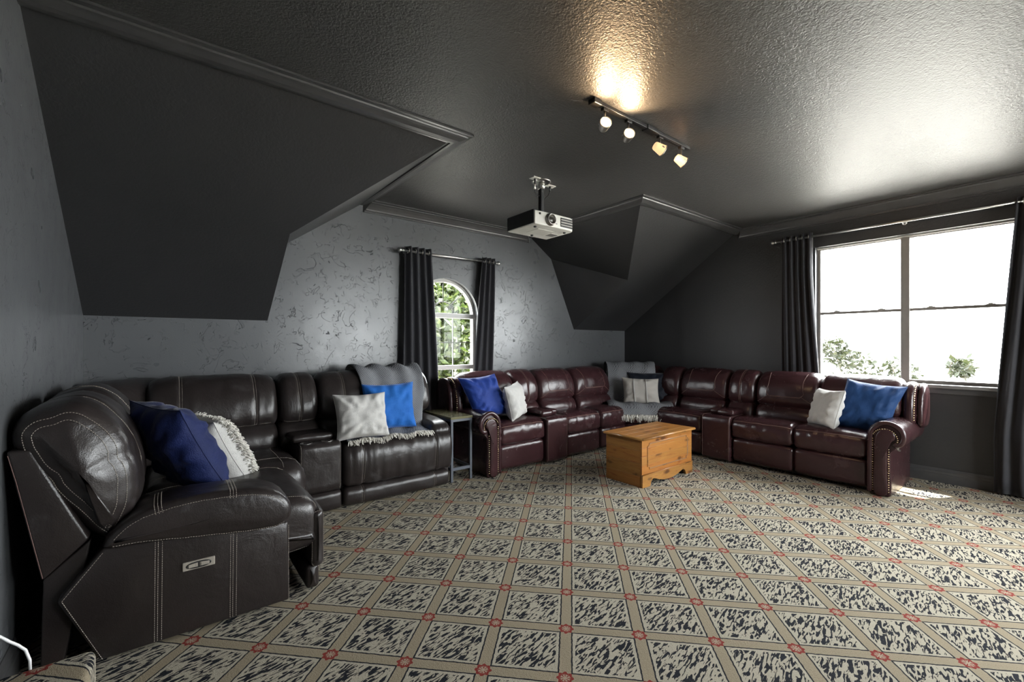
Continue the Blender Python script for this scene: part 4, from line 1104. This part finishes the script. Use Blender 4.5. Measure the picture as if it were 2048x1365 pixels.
boxes('yoke', [(2.575, 2.655, 2.918, 2.932, 2.445, 2.462), (2.575, 2.587, 2.915, 2.935, 2.40, 2.46), (2.643, 2.655, 2.915, 2.935, 2.40, 2.46)], 'black', mt)
boxes('cross_plate', [(2.50, 2.73, 2.88, 2.97, 2.406, 2.414)], 'black', mt)
for (a, b, w) in (((2.475, 2.86), (2.555, 2.93), .0), ((2.70, 2.93), (2.80, 2.985), .0)):
    pl = boxes('junction_plate', [(a[0], b[0], a[1], b[1], H - .008, H)], 'white_p', mt, .002)
    tube('jack', [((a[0] + b[0]) / 2, (a[1] + b[1]) / 2, H - .006), ((a[0] + b[0]) / 2, (a[1] + b[1]) / 2, H - .055)], .009, 'black', pl, 8)
def cable(pts): tube('cable', pts, .0045, 'black', mt, 6)
cable([(2.515, 2.895, H - .05), (2.52, 2.90, H - .12), (2.56, 2.92, H - .15), (2.595, 2.925, H - .13)])
cable([(2.75, 2.957, H - .05), (2.72, 2.95, H - .10), (2.66, 2.94, H - .15), (2.64, 2.94, H - .24), (2.64, 2.95, 2.44), (2.68, 2.97, 2.42)])
for i in range(6):
    a0 = i * 1.05; c_ = Vector((2.66 + .012 * i, 2.90 + .01 * (i % 3), 2.425))
    cable([c_ + Vector((.03 * math.cos(a0 + t), .03 * math.sin(a0 + t), .014 * math.sin(2 * t + i))) for t in [R(36 * k) for k in range(11)]])
for i in range(2):
    tube('jack', [(2.515 + .0, 2.895, H - .055), (2.515 - .01 + .01 * i, 2.893, H - .10)], .006, 'steel' if i else 'white_p', mt, 6)

# ------------------------------------------------------------------ track light
tl = thing('track_light', 'ceiling track light with four small spot heads', 'light', (2.5, 1.755, H))
boxes('track', [(1.985, 3.02, 1.738, 1.772, H - .022, H)], 'blackmetal', tl, .002)
boxes('track_groove', [(2.0, 3.0, 1.750, 1.760, H - .0235, H - .0215)], 'black', tl)
boxes('feed_box', [(1.965, 2.03, 1.728, 1.782, H - .030, H)], 'blackmetal', tl, .004)
boxes('connector', [(2.49, 2.60, 1.728, 1.782, H - .028, H)], 'blackmetal', tl, .003)
def spot_head(x, aim, lit, cone, energy, drop=.095):
    aim = Vector(aim).normalized(); top = Vector((x, 1.755, H - .022)); piv = top + Vector((0, 0, -drop))
    hd = boxes('spot_head', [(x - .024, x + .024, 1.742, 1.768, H - .040, H - .021)], 'blackmetal', tl, .003)
    tube('stem', [top + Vector((0, 0, -.015)), piv + Vector((0, 0, .008))], .0065, 'nickel', hd, 8)
    side = aim.cross(Vector((0, 0, 1))).normalized()
    tube('yoke', [piv - side * .036 + aim * .012, piv - side * .038, piv - side * .02 + Vector((0, 0, .012)), piv + Vector((0, 0, .014)), piv + side * .02 + Vector((0, 0, .012)), piv + side * .038, piv + side * .036 + aim * .012], .0045, 'nickel', hd, 6)
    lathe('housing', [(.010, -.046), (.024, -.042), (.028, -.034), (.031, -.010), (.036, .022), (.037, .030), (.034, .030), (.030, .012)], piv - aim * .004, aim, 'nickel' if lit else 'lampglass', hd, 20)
    if not lit: tube('rim', [piv + aim * .026 + (side * math.cos(q) + aim.cross(side) * math.sin(q)) * .037 for q in [2 * PI * k / 18 for k in range(18)]], .0035, 'nickel', hd, 6, True)
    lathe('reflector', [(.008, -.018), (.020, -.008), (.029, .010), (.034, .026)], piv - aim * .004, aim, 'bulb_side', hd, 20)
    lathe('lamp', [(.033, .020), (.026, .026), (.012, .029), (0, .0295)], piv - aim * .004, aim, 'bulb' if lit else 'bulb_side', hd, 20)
    l = bpy.data.lights.new('spot_lamp', 'SPOT'); l.energy = energy; l.color = (1.0, .66, .36); l.spot_size = R(cone); l.spot_blend = .7; l.shadow_soft_size = .03
    o = bpy.data.objects.new('spot_lamp', l); COL.objects.link(o); o.location = piv + aim * .035
    o.rotation_euler = aim.to_track_quat('-Z', 'Y').to_euler()
spot_head(2.085, (-.55, -.80, .10), True, 165, 6)
spot_head(2.313, (-.58, -.78, .12), True, 165, 8)
spot_head(2.660, (.80, -.30, -.35), False, 120, 5, .085)
spot_head(2.925, (.72, -.42, -.50), False, 120, 5, .10)

# ------------------------------------------------------------------ outside
g = mesh('ground', [(-40, -40, -3.2), (60, -40, -3.2), (60, 60, -3.2), (-40, 60, -3.2)], [(0, 1, 2, 3)], 'ground', kind='structure')
ev = boxes('sun_trim_eave', [(XR + .14, XR + .50, YF - .4, YB + .5, H - .02, H + .10)], 'stucco', kind='structure')  # unseen overhang, depth shaped to cut the sunlight to a small floor patch
def foliage(name, label, blobs, n, size, mat, trunk, seed, slim=.28, group=None):
    rnd = random.Random(seed); vs = []; fs = []
    for i in range(n):
        b = rnd.choice(blobs); c = Vector(b[0]); r = Vector(b[1])
        while True:
            d = Vector((rnd.uniform(-1, 1), rnd.uniform(-1, 1), rnd.uniform(-1, 1)))
            if d.length < 1: break
        p = c + Vector((d.x * r.x, d.y * r.y, d.z * r.z))
        ax = Vector((rnd.uniform(-1, 1), rnd.uniform(-1, 1), rnd.uniform(-.9, .6))).normalized(); sd = ax.orthogonal().normalized()
        sd = (Matrix.Rotation(rnd.uniform(0, 2 * PI), 3, ax) @ sd) * size * slim * rnd.uniform(.7, 1.2); l = size * rnd.uniform(.6, 1.3)
        nn = ax.cross(sd).normalized() * size * .08
        k = len(vs); vs += [p, p + ax * l * .45 + sd + nn, p + ax * l, p + ax * l * .45 - sd + nn]
        fs += [(k, k + 1, k + 2), (k, k + 2, k + 3)]
    root = thing(name, label, 'tree', trunk[0][0], group)
    mesh('leaves', vs, fs, mat, root, recalc=False, kind='stuff')
    for t in trunk:
        P = [Vector(q) for q in t]; tube('branch', P, [.035 * (1 - .75 * i / max(1, len(P) - 1)) for i in range(len(P))], 'bark', root, 6)
    return root
foliage('leafy_shrub', 'sunlit green shrub filling the arched window', [((3.1, 6.3, 1.2), (.9, .6, 1.2)), ((3.9, 6.6, 1.7), (.9, .6, 1.4)), ((3.4, 6.9, .5), (1.3, .5, 1.0)), ((3.5, 7.0, 2.4), (1.2, .6, .9)), ((3.5, 7.6, 1.4), (1.6, .3, 1.9))], 15000, .15, 'leaf', [[(3.4, 6.7, -3.2), (3.4, 6.7, .0), (3.3, 6.5, 1.0), (3.15, 6.4, 1.7)], [(3.4, 6.7, 0), (3.8, 6.7, 1.0), (4.0, 6.7, 2.0)]], 3)
foliage('garden_tree', 'pale hazy treetop in the left half of the large window', [((10.6, 3.05, 1.25), (.35, .32, .22)), ((10.6, 2.75, 1.0), (.4, .38, .22)), ((10.7, 2.6, .55), (.4, .5, .3))], 700, .12, 'leaf_pale', [[(10.7, 2.8, -3.2), (10.7, 2.8, -.5), (10.65, 2.85, .6), (10.6, 3.0, 1.2)], [(10.7, 2.8, -.2), (10.7, 2.5, .5), (10.6, 2.4, .8)]], 5)
foliage('garden_tree', 'sparse bare branched treetop in the right half of the large window', [((10.6, 2.02, .75), (.35, .34, .35)), ((10.6, 1.85, .35), (.4, .5, .2)), ((10.7, 1.2, .9), (.3, .18, .16))], 700, .12, 'leaf_pale', [[(10.7, 1.8, -3.2), (10.7, 1.8, -.6), (10.65, 1.6, .3), (10.6, 1.52, 1.0)], [(10.65, 1.63, .2), (10.6, 1.4, .6), (10.6, 1.3, 1.0)], [(10.7, 1.8, -.2), (10.65, 2.0, .4), (10.6, 2.1, .95)]], 6)
